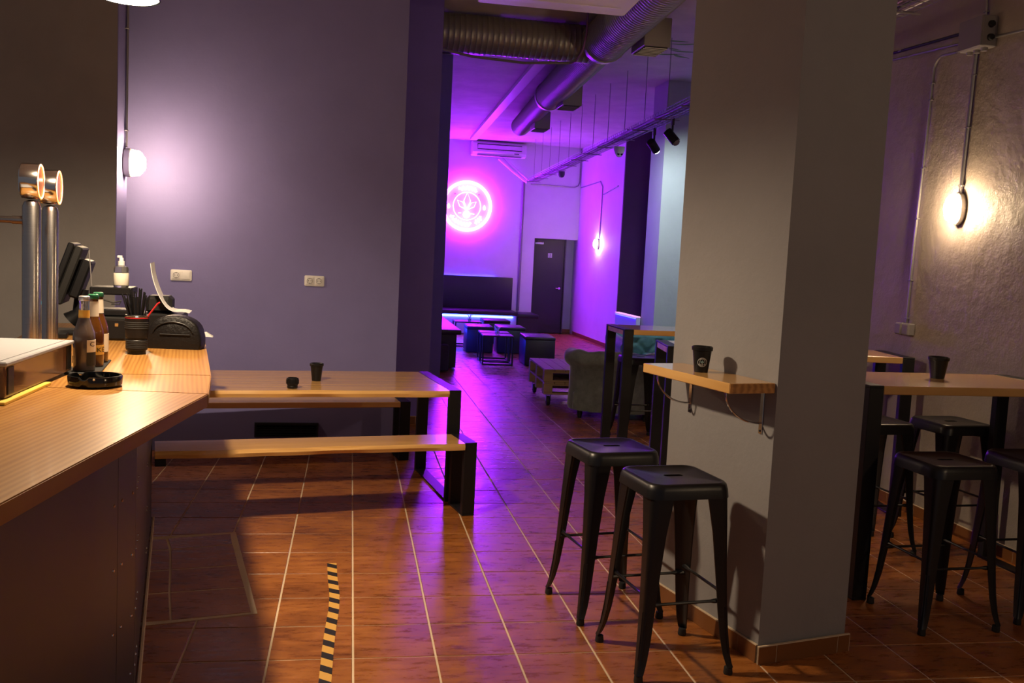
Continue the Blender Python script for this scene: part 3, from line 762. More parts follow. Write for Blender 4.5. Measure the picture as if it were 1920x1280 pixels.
def conduit(label, path, r=.010, clips=(), parent=None, mat='galv', nrm=(-1, 0, 0), name='conduit'):
    t = thing(name, label, 'pipe')
    MB().tube(path, r, 10).build('pipe', mat, t)
    n = Vector(nrm)
    for c in clips:
        mb = MB(); mb.box(Vector(c), (.024 if abs(n.x) > .5 else .036, .036 if abs(n.x) > .5 else .024, .010), bev=.002); mb.build('clip', 'galv', t)
    return t
def bend(p, q, r_, s): pass
X = 3.886
jy, jz = 5.475, 3.185
conduit('vertical steel conduit running down to the right wall lamp', [(X, 5.53, 3.09), (X, 5.56, 2.20)], .013, [(X, 5.535, 2.95), (X, 5.545, 2.62), (X, 5.557, 2.25)])
conduit('bent steel conduit running down to the double socket on the right wall', [(X, 5.60, 3.125), (X, 5.80, 3.135)]+arc((X, 5.88, 3.05), .09, pi*.5, pi*.0, 6, 'yz')+[(X, 5.985, 2.6), (X, 6.02, 1.9), (X, 6.03, 1.315)], .009, [(X, 5.72, 3.13), (X, 5.972, 2.97), (X, 5.976, 2.86), (X, 5.995, 2.4), (X, 6.012, 2.05), (X, 6.025, 1.62), (X, 6.03, 1.35)])
conduit('horizontal steel conduit leading left from the junction box', [(X, 5.60, 3.175), (X, 6.60, 3.235)], .009, [(X, 5.80, 3.19), (X, 6.30, 3.215)])
conduit('horizontal steel conduit leading right from the junction box', [(X, 5.36, 3.15), (X, 4.60, 3.105)], .009, [(X, 5.0, 3.13)])
conduit('dark upper conduit along the right wall beside the junction box', [(X, 7.0, 3.30), (X, 5.60, 3.24)], .010, [(X, 6.4, 3.275)], mat='plastic2')
conduit('curved steel conduit rising from the junction box', [(X, 5.47, 3.27), (X, 5.47, 3.36)]+arc((X, 5.57, 3.37), .10, pi, pi*.55, 6, 'yz')+[(X, 5.75, 3.52), (X, 6.1, 3.68)], .009, [(X, 5.47, 3.33)])
jb = thing('junction_box', 'grey plastic junction box high on the right wall', 'junction box', (3.90, jy, jz))
MB().bb(-.105, 0, -.115, .115, -.095, .095, bev=.006).build('box', 'grey_plastic', jb)
MB().bb(-.112, -.104, -.112, .112, -.092, .092, bev=.003).build('cover', 'grey_plastic', jb)
for yy in (-.07, 0, .07): MB().lathe([(0, -.02), (.018, -.02), (.022, 0), (0, 0)], 14, (-.05, yy, -.095)).build('gland', 'grey_plastic', jb)
for zz in (-.04, .04): MB().lathe([(0, 0), (.022, 0), (.018, .02), (0, .02)], 14, (-.05, -.115, zz), rotx(pi/2)).build('gland', 'dark_hole', jb)
sk = thing('surface_socket', 'grey double surface socket low on the right wall', 'socket', (3.90, 6.03, 1.275))
for yy in (-.045, .045):
    b = MB().bb(-.05, 0, yy-.040, yy+.040, -.042, .042, bev=.006).build('housing', 'grey_plastic', sk)
    MB().bb(-.056, -.049, yy-.034, yy+.034, -.036, .034, bev=.003).build('flap', 'grey_plastic', b)

def rot_on_pw(x, z): return (x, pwy(x), z)
pang = math.atan(PWs)
def flush_socket(label, x, z, kinds):
    t = thing('wall_socket', label, 'socket', rot_on_pw(x, z), pang)
    mb = MB(); W_, H_ = .156, .084
    mb.loft([[(a, -.0, b) for a, b in rrect(W_, H_, .010)], [(a, -.008, b) for a, b in rrect(W_, H_, .010)], [(a, -.010, b) for a, b in rrect(W_-.008, H_-.008, .008)]])
    mb.build('plate', 'white_plastic', t, 30)
    for k, kd in enumerate(kinds):
        xx = -.036+.072*k
        MB().loft([[(xx+a, -.010, b) for a, b in rrect(.060, .060, .004)], [(xx+a, -.013, b) for a, b in rrect(.060, .060, .004)], [(xx+a, -.014, b) for a, b in rrect(.056, .056, .004)]]).build('insert', 'white_plastic', t, 30)
        if kd == 's':
            ring = MB().lathe([(.020, .0), (.0225, .0), (.0225, .003), (.020, .003)], 24, (xx, -.014, 0), rotx(pi/2)).build('socket_ring', 'grey_plastic', t)
            for s in (-1, 1): MB().lathe([(0, 0), (.0032, 0), (.0032, .002), (0, .002)], 10, (xx+s*.0095, -.0145, 0), rotx(pi/2)).build('pin_hole', 'dark_hole', ring)
            for s in (-1, 1): MB().box((xx, -.0155, s*.019), (.008, .003, .004)).build('earth_clip', 'chrome', ring)
flush_socket('white socket and blank switch plate on the purple wall above the bar', -1.296, 1.378, 'sn')
flush_socket('white double socket on the purple wall above the table', -.286, 1.376, 'ss')
vt = thing('wall_vent', 'low black vent at the foot of the purple wall under the benches', 'vent', rot_on_pw(-.47, .11), pang)
fv = MB(); fv.bb(-.25, .25, -.03, 0, .10, .115); fv.bb(-.25, .25, -.03, 0, 0, .012); fv.bb(-.25, -.235, -.03, 0, .012, .10); fv.bb(.235, .25, -.03, 0, .012, .10); fv.build('frame', 'plastic', vt)
MB().bb(-.235, .235, -.010, 0, .012, .10).build('void', 'dark_hole', vt)
for k in range(4): MB().box((0, -.018, .022+k*.020), (.47, .012, .003), mat=rotx(.6)).build('slat', 'plastic', vt)
conduit('thin conduit with clips above the lamp at the purple wall corner', [(-1.590, 7.06, 4.04), (-1.590, 7.06, 2.28)], .009, [(-1.590, 7.06, 3.1), (-1.590, 7.06, 2.40)])

# ================================================================== HAZARD TAPE
tp = thing('hazard_tape', 'strip of black and yellow hazard tape on the tiled floor', 'tape')
cl_ = [(-.048, 4.86), (-.040, 4.64), (-.026, 4.40), (-.026, 4.22), (-.036, 4.0), (-.042, 3.80), (-.046, 3.48), (-.060, 3.0)]
def tc(s):
    acc = 0
    for a, b in zip(cl_, cl_[1:]):
        l = (Vector(b)-Vector(a)).length
        if acc+l >= s: return Vector(a).lerp(Vector(b), (s-acc)/l)
        acc += l
    return Vector(cl_[-1])
LT = sum((Vector(b)-Vector(a)).length for a, b in zip(cl_, cl_[1:]))
def edge(s, side):
    p = tc(max(0, s)); d = (tc(min(LT, s+.03))-tc(max(0, s-.03))).normalized(); n = Vector((-d.y, d.x))*-side
    q = p-n*.024*1; return (q.x, q.y)
base = MB(); rings = []
for k in range(41):
    s = LT*k/40; l = edge(s, 1); r_ = edge(s, -1)
    rings.append([(l[0], l[1], .0006), (r_[0], r_[1], .0006), (r_[0], r_[1], .0011), (l[0], l[1], .0011)])
base.loft(rings).build('backing', 'tape_yellow', tp, None)
s = .0
while s < LT-.12:
    a0, a1 = edge(s, -1), edge(s+.056, -1); b0, b1 = edge(s+.035, 1), edge(s+.091, 1)
    MB().add([(p[0], p[1], .0014) for p in (a0, b0, b1, a1)]+[(p[0], p[1], .0008) for p in (a0, b0, b1, a1)], [(0, 1, 2, 3), (0, 4, 5, 1), (2, 6, 7, 3), (1, 5, 6, 2), (3, 7, 4, 0)]).build('stripe', 'tape_black', tp, None)
    s += .122

# ================================================================== LOUNGE FURNITURE
def chesterfield(name, label, cat, mat, loc, rz, W, D, H, roll=.085, seat=True, tuft=False):
    t = thing(name, label, cat, loc, rz)        # front is local -Y
    path = []; r = .30 if not tuft else .16
    x0, x1, yb, yf = -W/2, W/2, D/2, -D/2
    path.append((x0, yf, 0)); path.append((x0, yf+.18, 0)); path.append((x0, yb-r-.02, 0))
    for k in range(1, 9): a = pi-pi/2*k/8; path.append((x0+r+r*math.cos(a), yb-r+r*math.sin(a), 0))
    if tuft: path += [(x0+r+(W-2*r)*k/6, yb, 0) for k in range(1, 6)]
    for k in range(0, 9): a = pi/2-pi/2*k/8; path.append((x1-r+r*math.cos(a), yb-r+r*math.sin(a), 0))
    path += [(x1, yb-r-.02, 0), (x1, yf+.18, 0), (x1, yf, 0)]
    rings = []; P = [Vector(p) for p in path]
    for i, p in enumerate(P):
        d = (P[min(i+1, len(P)-1)]-P[max(i-1, 0)]).normalized(); n = Vector((-d.y, d.x, 0))   # outward (path runs clockwise seen from above)
        hh = H-.07*max(0, min(1, (yb-.25-p.y)/(D*.8)))+.010*math.sin(i*1.35)*(0 if tuft else 1)
        prof = [(-.13, .09), (-.01, .09), (.0, .12), (-.012, .30), (-.008, hh-2.1*roll)]
        cx, cz = -.025, hh-roll
        prof += [(cx+roll*math.cos(a), cz+roll*math.sin(a)) for a in [-.85+(pi+1.2)*k/11 for k in range(12)]]
        prof += [(-.135, hh-2.2*roll), (-.15, .35)]
        rings.append([(p.x+n.x*o, p.y+n.y*o, z) for o, z in prof])
    MB().loft(rings).build('shell', mat, t, 60)
    MB().bb(x0+.06, x1-.06, yf+.01, yb-.08, .09, .28, bev=.02, seg=2).build('base', mat, t, 40)
    nc = 1 if W < 1.2 else 2
    for k in range(nc):
        a = x0+.14+(W-.28)*k/nc; b = a+(W-.28)/nc-.008
        MB().bb(a, b, yf-.01, yb-.17, .28, .42, bev=.045, seg=3).build('cushion', mat, t, 60)
    for sx in (-1, 1):
        for yy in (yf+.08, yb-.16):
            MB().lathe([(0, 0), (.020, 0), (.028, .05), (.032, .09), (0, .09)], 12, (sx*(W/2-.14), yy, 0)).build('foot', 'frame', t)
    for sx in (-1, 1):
        MB().lathe([(roll*.93, 0), (roll*.93, .008), (roll*.75, .016), (roll*.2, .018), (0, .018)], 20, (sx*(W/2-.025*-0)-sx*.02, yf+.001, H-.07-roll), rotx(pi/2)).build('arm_scroll', mat, t, 50)
    if tuft:
        nx, nz = 84, 24; w0, w1, z0, z1 = x0+.15, x1-.15, .40, H-.06; V = []; px, pz = .155, .125
        for j in range(nz+1):
            for i in range(nx+1):
                x = w0+(w1-w0)*i/nx; z = z0+(z1-z0)*j/nz
                u = (x/px+z/pz)/2; v = (x/px-z/pz)/2
                dd = math.hypot((u-round(u))*1, (v-round(v))*1)
                crease = min(abs(u-round(u)), abs(v-round(v)))
                dep = .032*min(1, dd/.30)+.018*min(1, crease/.20)
                edge_ = min(1, (z1-z)/.03)
                V.append((x, yb-.145-dep*1.0-.01-.02*(z1-z), z))
        F = [(j*(nx+1)+i, j*(nx+1)+i+1, (j+1)*(nx+1)+i+1, (j+1)*(nx+1)+i) for j in range(nz) for i in range(nx)]
        tb = MB().add(V, F).build('tufted_back', mat, t, 80)
        bm_ = MB().lathe([(0, -.004), (.012, -.003), (.009, .005), (0, .008)], 10).mesh('button', mat, 60)
        for ui in range(-14, 15):
            for vi in range(-14, 15):
                x = (ui+vi)*px; z = (ui-vi)*pz
                if w0+.02 < x < w1-.02 and z0+.03 < z < z1-.02: inst(bm_, 'button', tb, (x, yb-.16-.02*(z1-z), z), rot=(pi/2, 0, 0))
    return t
chesterfield('armchair', 'grey velvet tub armchair with rolled back turned to the camera', 'armchair', 'velvet', (2.80, 9.57, 0), pi+math.radians(-14), .96, .80, .72)
chesterfield('sofa', 'teal velvet button tufted sofa in front of the pale column', 'sofa', 'green_velvet', (4.15, 11.42, 0), 0, 1.62, .86, .74, tuft=True)

# pallet table
pl = thing('pallet_table', 'low coffee table of two stacked pallets on casters', 'coffee table', (2.60, 10.66, 0), math.radians(-2))
PWd, PD = .84, 1.12
for lv in range(2):
    z0 = .135+lv*.142
    for yy in (-.5, 0, .5): MB().bb(-PWd/2, PWd/2, yy*(PD-.10)-.05, yy*(PD-.10)+.05, z0, z0+.020, bev=.002).build('bottom_board', 'pallet', pl)
    for xx in (-.5, 0, .5):
        for yy in (-.5, 0, .5): MB().bb(xx*(PWd-.10)-.05, xx*(PWd-.10)+.05, yy*(PD-.10)-.05, yy*(PD-.10)+.05, z0+.020, z0+.098, bev=.002).build('block', 'pallet', pl)
    for yy in ((-.5, 0, .5)): MB().bb(-PWd/2, PWd/2, yy*(PD-.10)-.05, yy*(PD-.10)+.05, z0+.098, z0+.118, bev=.002).build('stringer', 'pallet', pl)
    nb = 7
    for k in range(nb):
        x0 = -PWd/2+k*PWd/nb; MB().bb(x0+.003, x0+PWd/nb-.003, -PD/2, PD/2, z0+.118, z0+.140, bev=.002).build('deck_board', 'pallet', pl)
for sx in (-1, 1):
    for sy in (-1, 1):
        cst = MB(); cx, cy = sx*(PWd/2-.07), sy*(PD/2-.08)
        cst.bb(cx-.04, cx+.04, cy-.04, cy+.04, .127, .135); cst.bb(cx-.028, cx-.022, cy-.025, cy+.025, .05, .127); cst.bb(cx+.022, cx+.028, cy-.025, cy+.025, .05, .127)
        cb = cst.build('caster', 'galv', pl)
        MB().lathe([(0, -.018), (.050, -.018), (.054, -.010), (.054, .010), (.050, .018), (0, .018)], 18, (cx, cy, .054), roty(pi/2)).build('wheel', 'rubber', cb)

# ottomans
def ottoman(label, cx, cy, w, d, h, rz=0):
    t = thing('ottoman', label, 'ottoman', (cx, cy, 0), rz, 'dark lounge ottomans')
    MB().box((0, 0, h/2-.02), (w, d, h-.06), bev=.012, seg=2).build('body', 'vinyl', t)
    MB().box((0, 0, h-.028), (w+.006, d+.006, .055), bev=.018, seg=2).build('seat_pad', 'vinyl', t)
    for sx in (-1, 1):
        for sy in (-1, 1): MB().bb(sx*(w/2-.05)-.02, sx*(w/2-.05)+.02, sy*(d/2-.05)-.02, sy*(d/2-.05)+.02, 0, .012).build('foot', 'rubber', t)
ottoman('dark cube ottoman behind the pallet table', 2.89, 14.20, .46, .72, .45, math.radians(-3))
ottoman('dark cube ottoman behind the front wire table', 2.74, 15.90, .46, .66, .45, math.radians(-2))
ottoman('dark cube ottoman left of the others, in the blue light', 2.19, 15.86, .45, .62, .45, math.radians(-2))
ottoman('dark ottoman against the blue lit seat, at right', 2.72, 17.45, .50, .55, .45, 0)
def wire_table(label, cx, cy, w, d, h, rz=0):
    t = thing('wire_table', label, 'side table', (cx, cy, 0), rz, 'wire frame side tables')
    MB().bb(-w/2, w/2, -d/2, d/2, h-.022, h, bev=.003).build('top', 'vinyl', t)
    b = .011
    for sx in (-1, 1):
        for sy in (-1, 1): MB().bb(sx*(w/2-b)-b, sx*(w/2-b)+b, sy*(d/2-b)-b, sy*(d/2-b)+b, 0, h-.022).build('leg', 'frame', t)
    for sy in (-1, 1): MB().bb(-w/2+2*b, w/2-2*b, sy*(d/2-b)-b, sy*(d/2-b)+b, 0, 2*b).build('floor_rail', 'frame', t)
    for sx in (-1, 1): MB().bb(sx*(w/2-b)-b, sx*(w/2-b)+b, -d/2+2*b, d/2-2*b, 0, 2*b).build('floor_rail', 'frame', t)
wire_table('wire frame side table nearest, with a small jar on top', 2.235, 14.05, .47, .40, .45, math.radians(-3))
wire_table('wire frame side table pushed behind the nearest one', 2.26, 14.56, .47, .40, .45, math.radians(-3))
wire_table('wire frame side table by the blue lit seat, with a small jar', 2.10, 16.75, .48, .45, .45, 0)
def jar(label, x, y, z):
    t = thing('candle_jar', label, 'jar', (x, y, z), 0, 'small jars on the wire tables')
    MB().lathe([(0, 0), (.030, 0), (.034, .01), (.034, .055), (.028, .06), (.028, .014), (0, .012)], 16).build('glass', 'clear', t, 40)
    MB().lathe([(0, .015), (.026, .015), (.026, .04), (0, .04)], 14).build('wax', 'white_plastic', t, 40)
    mb = MB()
    for k in range(5): a = k*1.257; mb.tube([(0, 0, .04), (.03*math.cos(a), .03*math.sin(a), .10), (.06*math.cos(a), .06*math.sin(a), .12)], .006, 5)
    mb.build('sprig', 'white_plastic', t)
jar('small glass jar with sprigs on the nearest wire table', 2.235, 14.05, .45)
jar('small glass jar with sprigs on the farther wire table', 2.14, 16.72, .45)

# banquettes
bq = thing('banquette', 'dark wall banquette with tall back under the neon sign, blue lit', 'banquette', (0, 20.0, 0))
MB().bb(.5, 3.44, -.16, -.02, .40, 1.19, bev=.012, seg=2).build('back_panel', 'vinyl', bq)
MB().bb(.5, 3.44, -.95, -.16, .42, .50, bev=.015, seg=2).build('seat_pad', 'vinyl', bq)
MB().bb(.5, 3.44, -.82, -.16, .02, .42).build('plinth', 'blue_panel', bq)
MB().bb(.6, 3.36, -.845, -.822, .375, .388).build('seat_light_strip', 'blue_led_hot', bq)
MB().bb(.6, 3.05, -.016, -.006, 1.150, 1.158).build('back_light_strip', 'blue_led', bq)
bs = thing('low_bench', 'low dark bench between the banquette and the door', 'bench', (3.68, 19.55, 0))
MB().bb(-.22, .21, -.42, .40, .02, .38).build('plinth', 'vinyl', bs)
MB().bb(-.23, .22, -.43, .40, .38, .46, bev=.012, seg=2).build('seat_pad', 'vinyl', bs)
sq = thing('side_banquette', 'dark side banquette jutting out behind the passage wall at left', 'banquette', (.36, 15.1, 0))
MB().bb(0, 1.22, -1.92, 1.9, .50, .57, bev=.012, seg=2).build('seat_pad', 'vinyl', sq)
MB().bb(0, 1.16, -1.86, 1.88, .02, .50).build('plinth', 'vinyl', sq)
MB().bb(0, 1.02, -2.25, -1.93, .02, .38, bev=.01).build('step', 'vinyl', sq)
MB().bb(1.165, 1.18, -1.5, 1.8, .44, .455).build('light_strip', 'blue_led', sq)
pt2 = thing('low_partition', 'low blue lit partition with glowing top edge beside the column', 'partition', (3.95, 13.05, 0))
MB().bb(.0, .06, -.5, .55, 0, .885).build('panel', 'blue_panel', pt2)
MB().bb(-.008, .06, -.5, .55, .885, .897).build('top_strip', 'pink_led', pt2)
MB().bb(-.012, -.002, -.48, .52, .862, .872).build('light_strip', 'blue_led_dim', pt2)

# ================================================================== NEON SIGN
ns = thing('neon_sign', 'round white neon sign with leaf emblem glowing on the far wall', 'neon sign', (2.385, 19.94, 2.665))
def circ(r, n=64, c=(0, 0)): return [(c[0]+r*math.cos(2*pi*k/n), 0, c[1]+r*math.sin(2*pi*k/n)) for k in range(n+1)]
for q in range(4): MB().tube([(.36*math.cos(q*pi/2+.8), .0, .36*math.sin(q*pi/2+.8)), (.36*math.cos(q*pi/2+.8), .06, .36*math.sin(q*pi/2+.8))], .012, 8).build('standoff', 'galv', ns)
MB().tube(circ(.505), .034, 8, False).build('outer_ring', 'neon', ns, 60)
MB().tube(circ(.292), .011, 6, False).build('inner_ring', 'neon', ns, 60)
def poly_tube(pts, r, nm): return MB().tube([(x, 0, z) for x, z in pts], r, 6).build(nm, 'neon', ns, 60)
poly_tube([(0, -.08), (.072, .11), (0, .29), (-.072, .11), (0, -.08)], .011, 'leaf')
poly_tube([(.02, -.07), (.155, -.01), (.195, .10), (.09, .07), (.02, -.07)], .010, 'leaf')
poly_tube([(-.02, -.07), (-.155, -.01), (-.205, .115), (-.09, .08), (-.02, -.07)], .010, 'leaf')
MB().lathe([(0, -.01), (.078, -.01), (.078, .01), (0, .01)], 20, (0, 0, -.175), rotx(pi/2)).build('bulb', 'neon', ns)
poly_tube([(-.175, -.15), (-.115, -.15)], .013, 'dash'); poly_tube([(.06, -.155), (.165, -.16)], .013, 'dash')
for sx in (-.388, .375): MB().lathe([(0, -.055), (.022, -.045), (.034, -.01), (.018, .04), (0, .058)], 12, (sx, 0, -.015)).build('drop', 'neon', ns)
def scrawl(a0, a1, n, amp, nm):
    pts = []
    for k in range(n*4+1):
        a = a0+(a1-a0)*k/(n*4); r = .385+amp*math.sin(k*pi/2); pts.append((r*math.cos(a), r*math.sin(a)))
    poly_tube(pts, .024, nm)
scrawl(math.radians(118), math.radians(58), 5, .036, 'script')
scrawl(math.radians(212), math.radians(286), 7, .030, 'script')
scrawl(math.radians(299), math.radians(326), 3, .034, 'script')

# ================================================================== CEILING EQUIPMENT
def ridged(a, b, r, n=24, step=.055, amp=.004):
    a = Vector(a); b = Vector(b); L = (b-a).length; k = max(2, int(L/step)); pts = []; rs = []
    for i in range(k+1):
        for t, dr_ in ((i/k-.12/k, 0), (i/k, amp), (i/k+.12/k, 0)):
            if 0 <= t <= 1: pts.append(a.lerp(b, t)); rs.append(r+dr_)
    return MB().tube(pts, rs, n)
du = thing('cross_duct', 'large ribbed round duct crossing the passage under the ceiling', 'duct')
ridged((-.4, 9.56, 3.845), (2.42, 9.56, 3.845), .188).build('pipe', 'duct', du, 50)
du2 = thing('lounge_duct', 'long ribbed duct with outlet boxes running into the purple lounge', 'duct')
ridged((2.24, 5.6, 3.82), (2.40, 9.2, 3.82), .215).build('near_pipe', 'duct', du2, 50)
ridged((2.40, 9.2, 3.83), (2.56, 12.6, 3.83), .19).build('middle_pipe', 'duct', du2, 50)
ridged((2.56, 12.6, 3.84), (2.74, 15.8, 3.84), .155).build('far_pipe', 'duct', du2, 50)
MB().tube([(2.398, 9.15, 3.82), (2.402, 9.25, 3.825)], .228, 24).build('collar', 'duct', du2, 50)
MB().tube([(2.558, 12.55, 3.83), (2.562, 12.65, 3.835)], .20, 24).build('collar', 'duct', du2, 50)
for vx, vy, vs_ in ((2.67, 8.52, .27), (2.72, 12.05, .27), (2.80, 14.35, .26)):
    b = MB().bb(vx-vs_/2, vx+vs_/2-.02, vy-vs_*.75, vy+vs_*.75, 3.60, 3.60+.26, bev=.004).build('outlet_box', 'duct', du2)
    MB().bb(vx-vs_/2+.02, vx+vs_/2-.04, vy-vs_*.68, vy+vs_*.68, 3.594, 3.601).build('grille_void', 'dark_hole', b)
    for k in range(7):
        yy = vy-vs_*.62+k*vs_*1.24/6; MB().box((vx-.01, yy, 3.594), (vs_-.06, .006, .012), mat=rotx(.5)).build('vane', 'galv', b)
tk = tag(MB().box((2.27, 14.6, 4.02), (.14, 9.6, .06), rz=math.radians(-1.5), bev=.004).build('cable_trunking', 'white_plastic'), 'straight square trunking on the lounge ceiling leading to the air conditioner', 'trunking')
# air conditioners
ac = thing('air_conditioner', 'white wall air conditioner high on the purple lit far wall', 'air conditioner', (3.0, 19.98, 3.88))
rings = []
for x, sc in ((-.585, .90), (-.57, 1), (.57, 1), (.585, .90)):
    rings.append([(x, 0, .15*sc), (x, -.20*sc, .15*sc), (x, -.26*sc, .10*sc), (x, -.29*sc, -.08*sc), (x, -.24*sc, -.14*sc), (x, 0, -.15*sc)])
MB().loft(rings).build('body', 'white_plastic', ac, 30)
g = MB(); g.tube([(-.47, -.272, .085), (.47, -.272, .085), (.47, -.290, -.02), (-.47, -.290, -.02), (-.47, -.272, .085)], .008, 6); g.build('grille_frame', 'plastic2', ac)
MB().box((0, -.215, -.148), (.95, .09, .008), bev=.002).build('flap', 'grey_plastic', ac)
MB().box((.36, -.292, -.085), (.10, .006, .016)).build('display', 'plastic2', ac)
ac2 = thing('ceiling_air_conditioner', 'beige ceiling air conditioner at the top edge above the passage', 'air conditioner', (1.50, 7.2, 3.62))
rings = []
for x, sc in ((-.60, .9), (-.585, 1), (.56, 1), (.575, .9)):
    rings.append([(x, -.36*sc, .22), (x, -.36*sc, .04), (x, -.30*sc, .0), (x, .22*sc, -.02), (x, .34*sc, .05), (x, .34*sc, .22)])
MB().loft(rings).build('body', 'white_plastic', ac2, 30)
MB().box((-.61, 0, .10), (.03, .58, .16), bev=.01).build('end_cap', 'plastic2', ac2)
MB().box((.0, .08, -.010), (1.0, .10, .012), bev=.003).build('louvre', 'white_plastic', ac2)
MB().box((.40, -.05, -.004), (.05, .012, .010)).build('badge', 'plastic2', ac2)
for sx in (-.4, .4): MB().tube([(sx, 0, .21), (sx, 0, CEIL-3.62)], .006, 6).build('hanger_rod', 'galv', ac2)
tag(MB().tube([(.40, 9.105, 3.64), (.80, 9.30, 3.62), (1.1, 9.3, 3.575), (1.6, 9.25, 3.545), (2.05, 9.22, 3.575), (2.16, 9.33, 3.64), (2.20, 9.42, 3.70)], .013, 8).build('hanging_cable', 'grey_plastic'), 'grey cable sagging under the cross duct', 'cable')
tag(MB().tube([(2.14, 8.88, 4.05), (2.14, 8.9, 3.97), (2.15, 8.95, 3.80), (2.13, 9.0, 3.65), (2.09, 9.1, 3.57), (2.05, 9.17, 3.56)], .010, 8).build('hanging_cable', 'cable_purple'), 'purple cable hanging down in front of the cross duct', 'cable')
tag(MB().bb(.95, 1.45, 9.95, 11.2, 3.97, 4.045, bev=.006).build('ceiling_panel', 'plastic2'), 'dark flat panel fixed to the ceiling behind the cross duct', 'panel')

# cable tray with rods
T0, T1 = Vector((3.10, 4.6, 3.20)), Vector((3.63, 19.2, 3.20))
tr = thing('cable_tray', 'wire basket cable tray hanging on rods along the lounge ceiling', 'cable tray')
td = (T1-T0); TL = td.length; td /= TL; tn = Vector((td.y, -td.x, 0))
wm = MB()
for o_, z_ in ((-.10, .06), (-.10, .03), (-.10, 0), (-.05, 0), (0, 0), (.05, 0), (.10, 0), (.10, .03), (.10, .06)):
    a = T0+tn*o_; b = T1+tn*o_; wm.tube([(a.x, a.y, a.z+z_), (b.x, b.y, b.z+z_)], .0032, 4)
wm.build('long_wires', 'galv', tr)
xm = MB(); k = 0
while k*.10 < TL:
    c = T0+td*(k*.10); pts = []
    for o_, z_ in ((-.10, .06), (-.10, 0), (.10, 0), (.10, .06)): q = c+tn*o_; pts.append((q.x, q.y, q.z+z_))
    xm.tube(pts, .0032, 4); k += 1
tag(xm.build('cross_wires', 'galv', tr), kind='stuff')
for o_, r_, mt in ((-.06, .016, 'cable_purple'), (-.025, .012, 'grey_plastic'), (.01, .014, 'plastic2'), (.05, .012, 'white_plastic')):
    pts = []
    for k in range(30):
        c = T0+td*(TL*k/29)+tn*(o_+random.uniform(-.012, .012)); pts.append((c.x, c.y, c.z+r_+.004+random.uniform(0, .012)))
    MB().tube(pts, r_, 6).build('cable', mt, tr)
for k in range(16):
    c = T0+td*(.6+k*.92); MB().tube([(c.x, c.y, 3.20), (c.x, c.y, CEIL)], .0042, 6).build('rod', 'galv', tr)
    s_ = MB(); a = c-tn*.14; b = c+tn*.14; s_.tube([(a.x, a.y, 3.19), (b.x, b.y, 3.19)], .006, 5); s_.build('crossbar', 'galv', tr)
tb = tag(MB().tube([(3.0, 19.75, 3.69), (3.30, 19.72, 3.45), (3.60, 19.6, 3.22)], .035, 8).build('refrigerant_pipe', 'white_plastic'), 'pale sloping pipe from the far air conditioner to the tray', 'pipe')
tag(MB().tube([(3.10, 19.72, 3.70), (3.38, 19.68, 3.47), (3.62, 19.5, 3.25)], .020, 8).build('refrigerant_pipe', 'white_plastic'), 'thinner pale sloping pipe beside the thick one at the air conditioner', 'pipe')
conduit('vertical pipe on the far wall between the neon sign and the door', [(3.60, 19.985, 3.25), (3.60, 19.985, .48)], .030, [(3.60, 19.985, 1.2)], nrm=(0, -1, 0), mat='grey_plastic')
conduit('thin steel conduit above the door bending up at the corner', [(3.75, 19.985, 3.22), (4.72, 19.985, 3.20), (4.80, 19.985, 3.24), (4.83, 19.985, 3.33), (4.83, 19.985, 4.04)], .011, [(4.2, 19.985, 3.21)], nrm=(0, -1, 0))
conduit('bent steel conduit feeding the far wall lamp', [(4.845, 19.9, 3.20), (4.845, 18.3, 3.22), (4.845, 18.1, 3.10), (4.845, 18.15, 2.10)], .012, [(4.845, 18.12, 2.7)])
conduit('short steel conduit on the far right wall near the column', [(4.845, 18.0, 2.95), (4.845, 17.0, 3.05)], .012, [(4.845, 17.4, 3.01)])
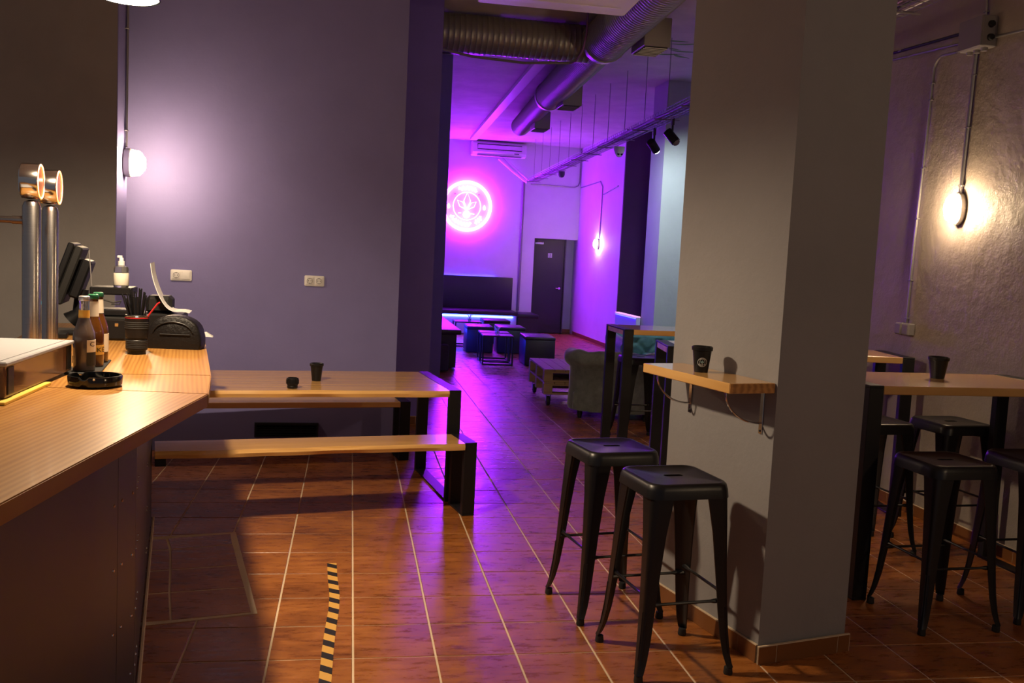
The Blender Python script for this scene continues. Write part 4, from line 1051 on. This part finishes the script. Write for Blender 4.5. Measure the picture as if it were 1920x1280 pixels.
# track spots
def spot(label, x, y, z, aim, lit):
    t = thing('track_spot', label, 'spotlight', (x, y, z), 0, 'track spots under the cable tray')
    MB().bb(-.012, .012, -.02, .02, .10, .18).build('adapter', 'frame', t)
    MB().tube([(0, 0, .11), (0, 0, .0)], .012, 8).build('stem', 'frame', t)
    d = (Vector(aim)-Vector((x, y, z))).normalized(); q = d.to_track_quat('Z', 'Y').to_matrix().to_4x4()
    MB().lathe([(0, -.09), (.046, -.09), (.050, -.085), (.050, .070), (.046, .070), (.044, .04), (0, .04)], 24, (0, 0, -.03), q).build('head', 'frame', t, 40)
    MB().lathe([(0, .045), (.044, .045), (.044, .070), (.036, .090), (.018, .102), (0, .105)], 20, (0, 0, -.03), q).build('lens', 'spot_face' if lit else 'grey_plastic', t, 40)
spot('lit black track spot shining on the pale column', 3.42, 10.60, 3.03, (4.3, 11.4, 2.3), True)
spot('unlit black track spot beside the lit one, nearer the pillar', 3.36, 9.80, 3.04, (4.0, 9.4, 2.2), False)
dm = thing('security_camera', 'small grey dome camera under the cable tray', 'camera', (3.49, 12.3, 3.06))
MB().lathe([(0, .12), (.075, .12), (.075, .07), (.06, .03), (.035, -.01), (0, -.02)], 22).build('dome', 'white_plastic', dm, 40)
for s in (-1, 1): MB().lathe([(0, 0), (.016, 0), (.016, .006), (0, .006)], 12, (s*.022, -.052, .018), rotx(pi/2-.4)).build('lens', 'dark_hole', dm)
dm2 = thing('sensor', 'small round sensor under the far end of the cable tray', 'sensor', (3.60, 16.3, 3.08))
MB().lathe([(0, .10), (.06, .10), (.06, .04), (.04, 0), (0, -.01)], 18).build('dome', 'grey_plastic', dm2, 40)
# leaf mural on the ceiling
mu = thing('leaf_mural', 'green painted leaves on the ceiling behind the grey pillar', 'mural')
for lx, ly, ang, ln in ((3.36, 9.9, .2, .34), (3.52, 10.0, -.3, .36), (3.42, 10.25, .5, .32), (3.62, 10.35, .1, .36), (3.50, 10.55, -.2, .36), (3.68, 10.6, .7, .30), (3.3, 10.4, -.1, .28)):
    n = 8; L_, R_ = [], []
    for k in range(n+1):
        t = k/n; wv = .030*math.sin(pi*t); x = ln*(t-.5); y = .03*math.sin(pi*t*1.3)
        L_.append((x, y+wv)); R_.append((x, y-wv))
    pts = L_+R_[::-1][1:-1]; c, s_ = math.cos(ang), math.sin(ang)
    MB().prism([(lx+c*x-s_*y, ly+s_*x+c*y) for x, y in pts], CEIL-.0015, CEIL+.001).build('leaf', 'leaf', mu, None)
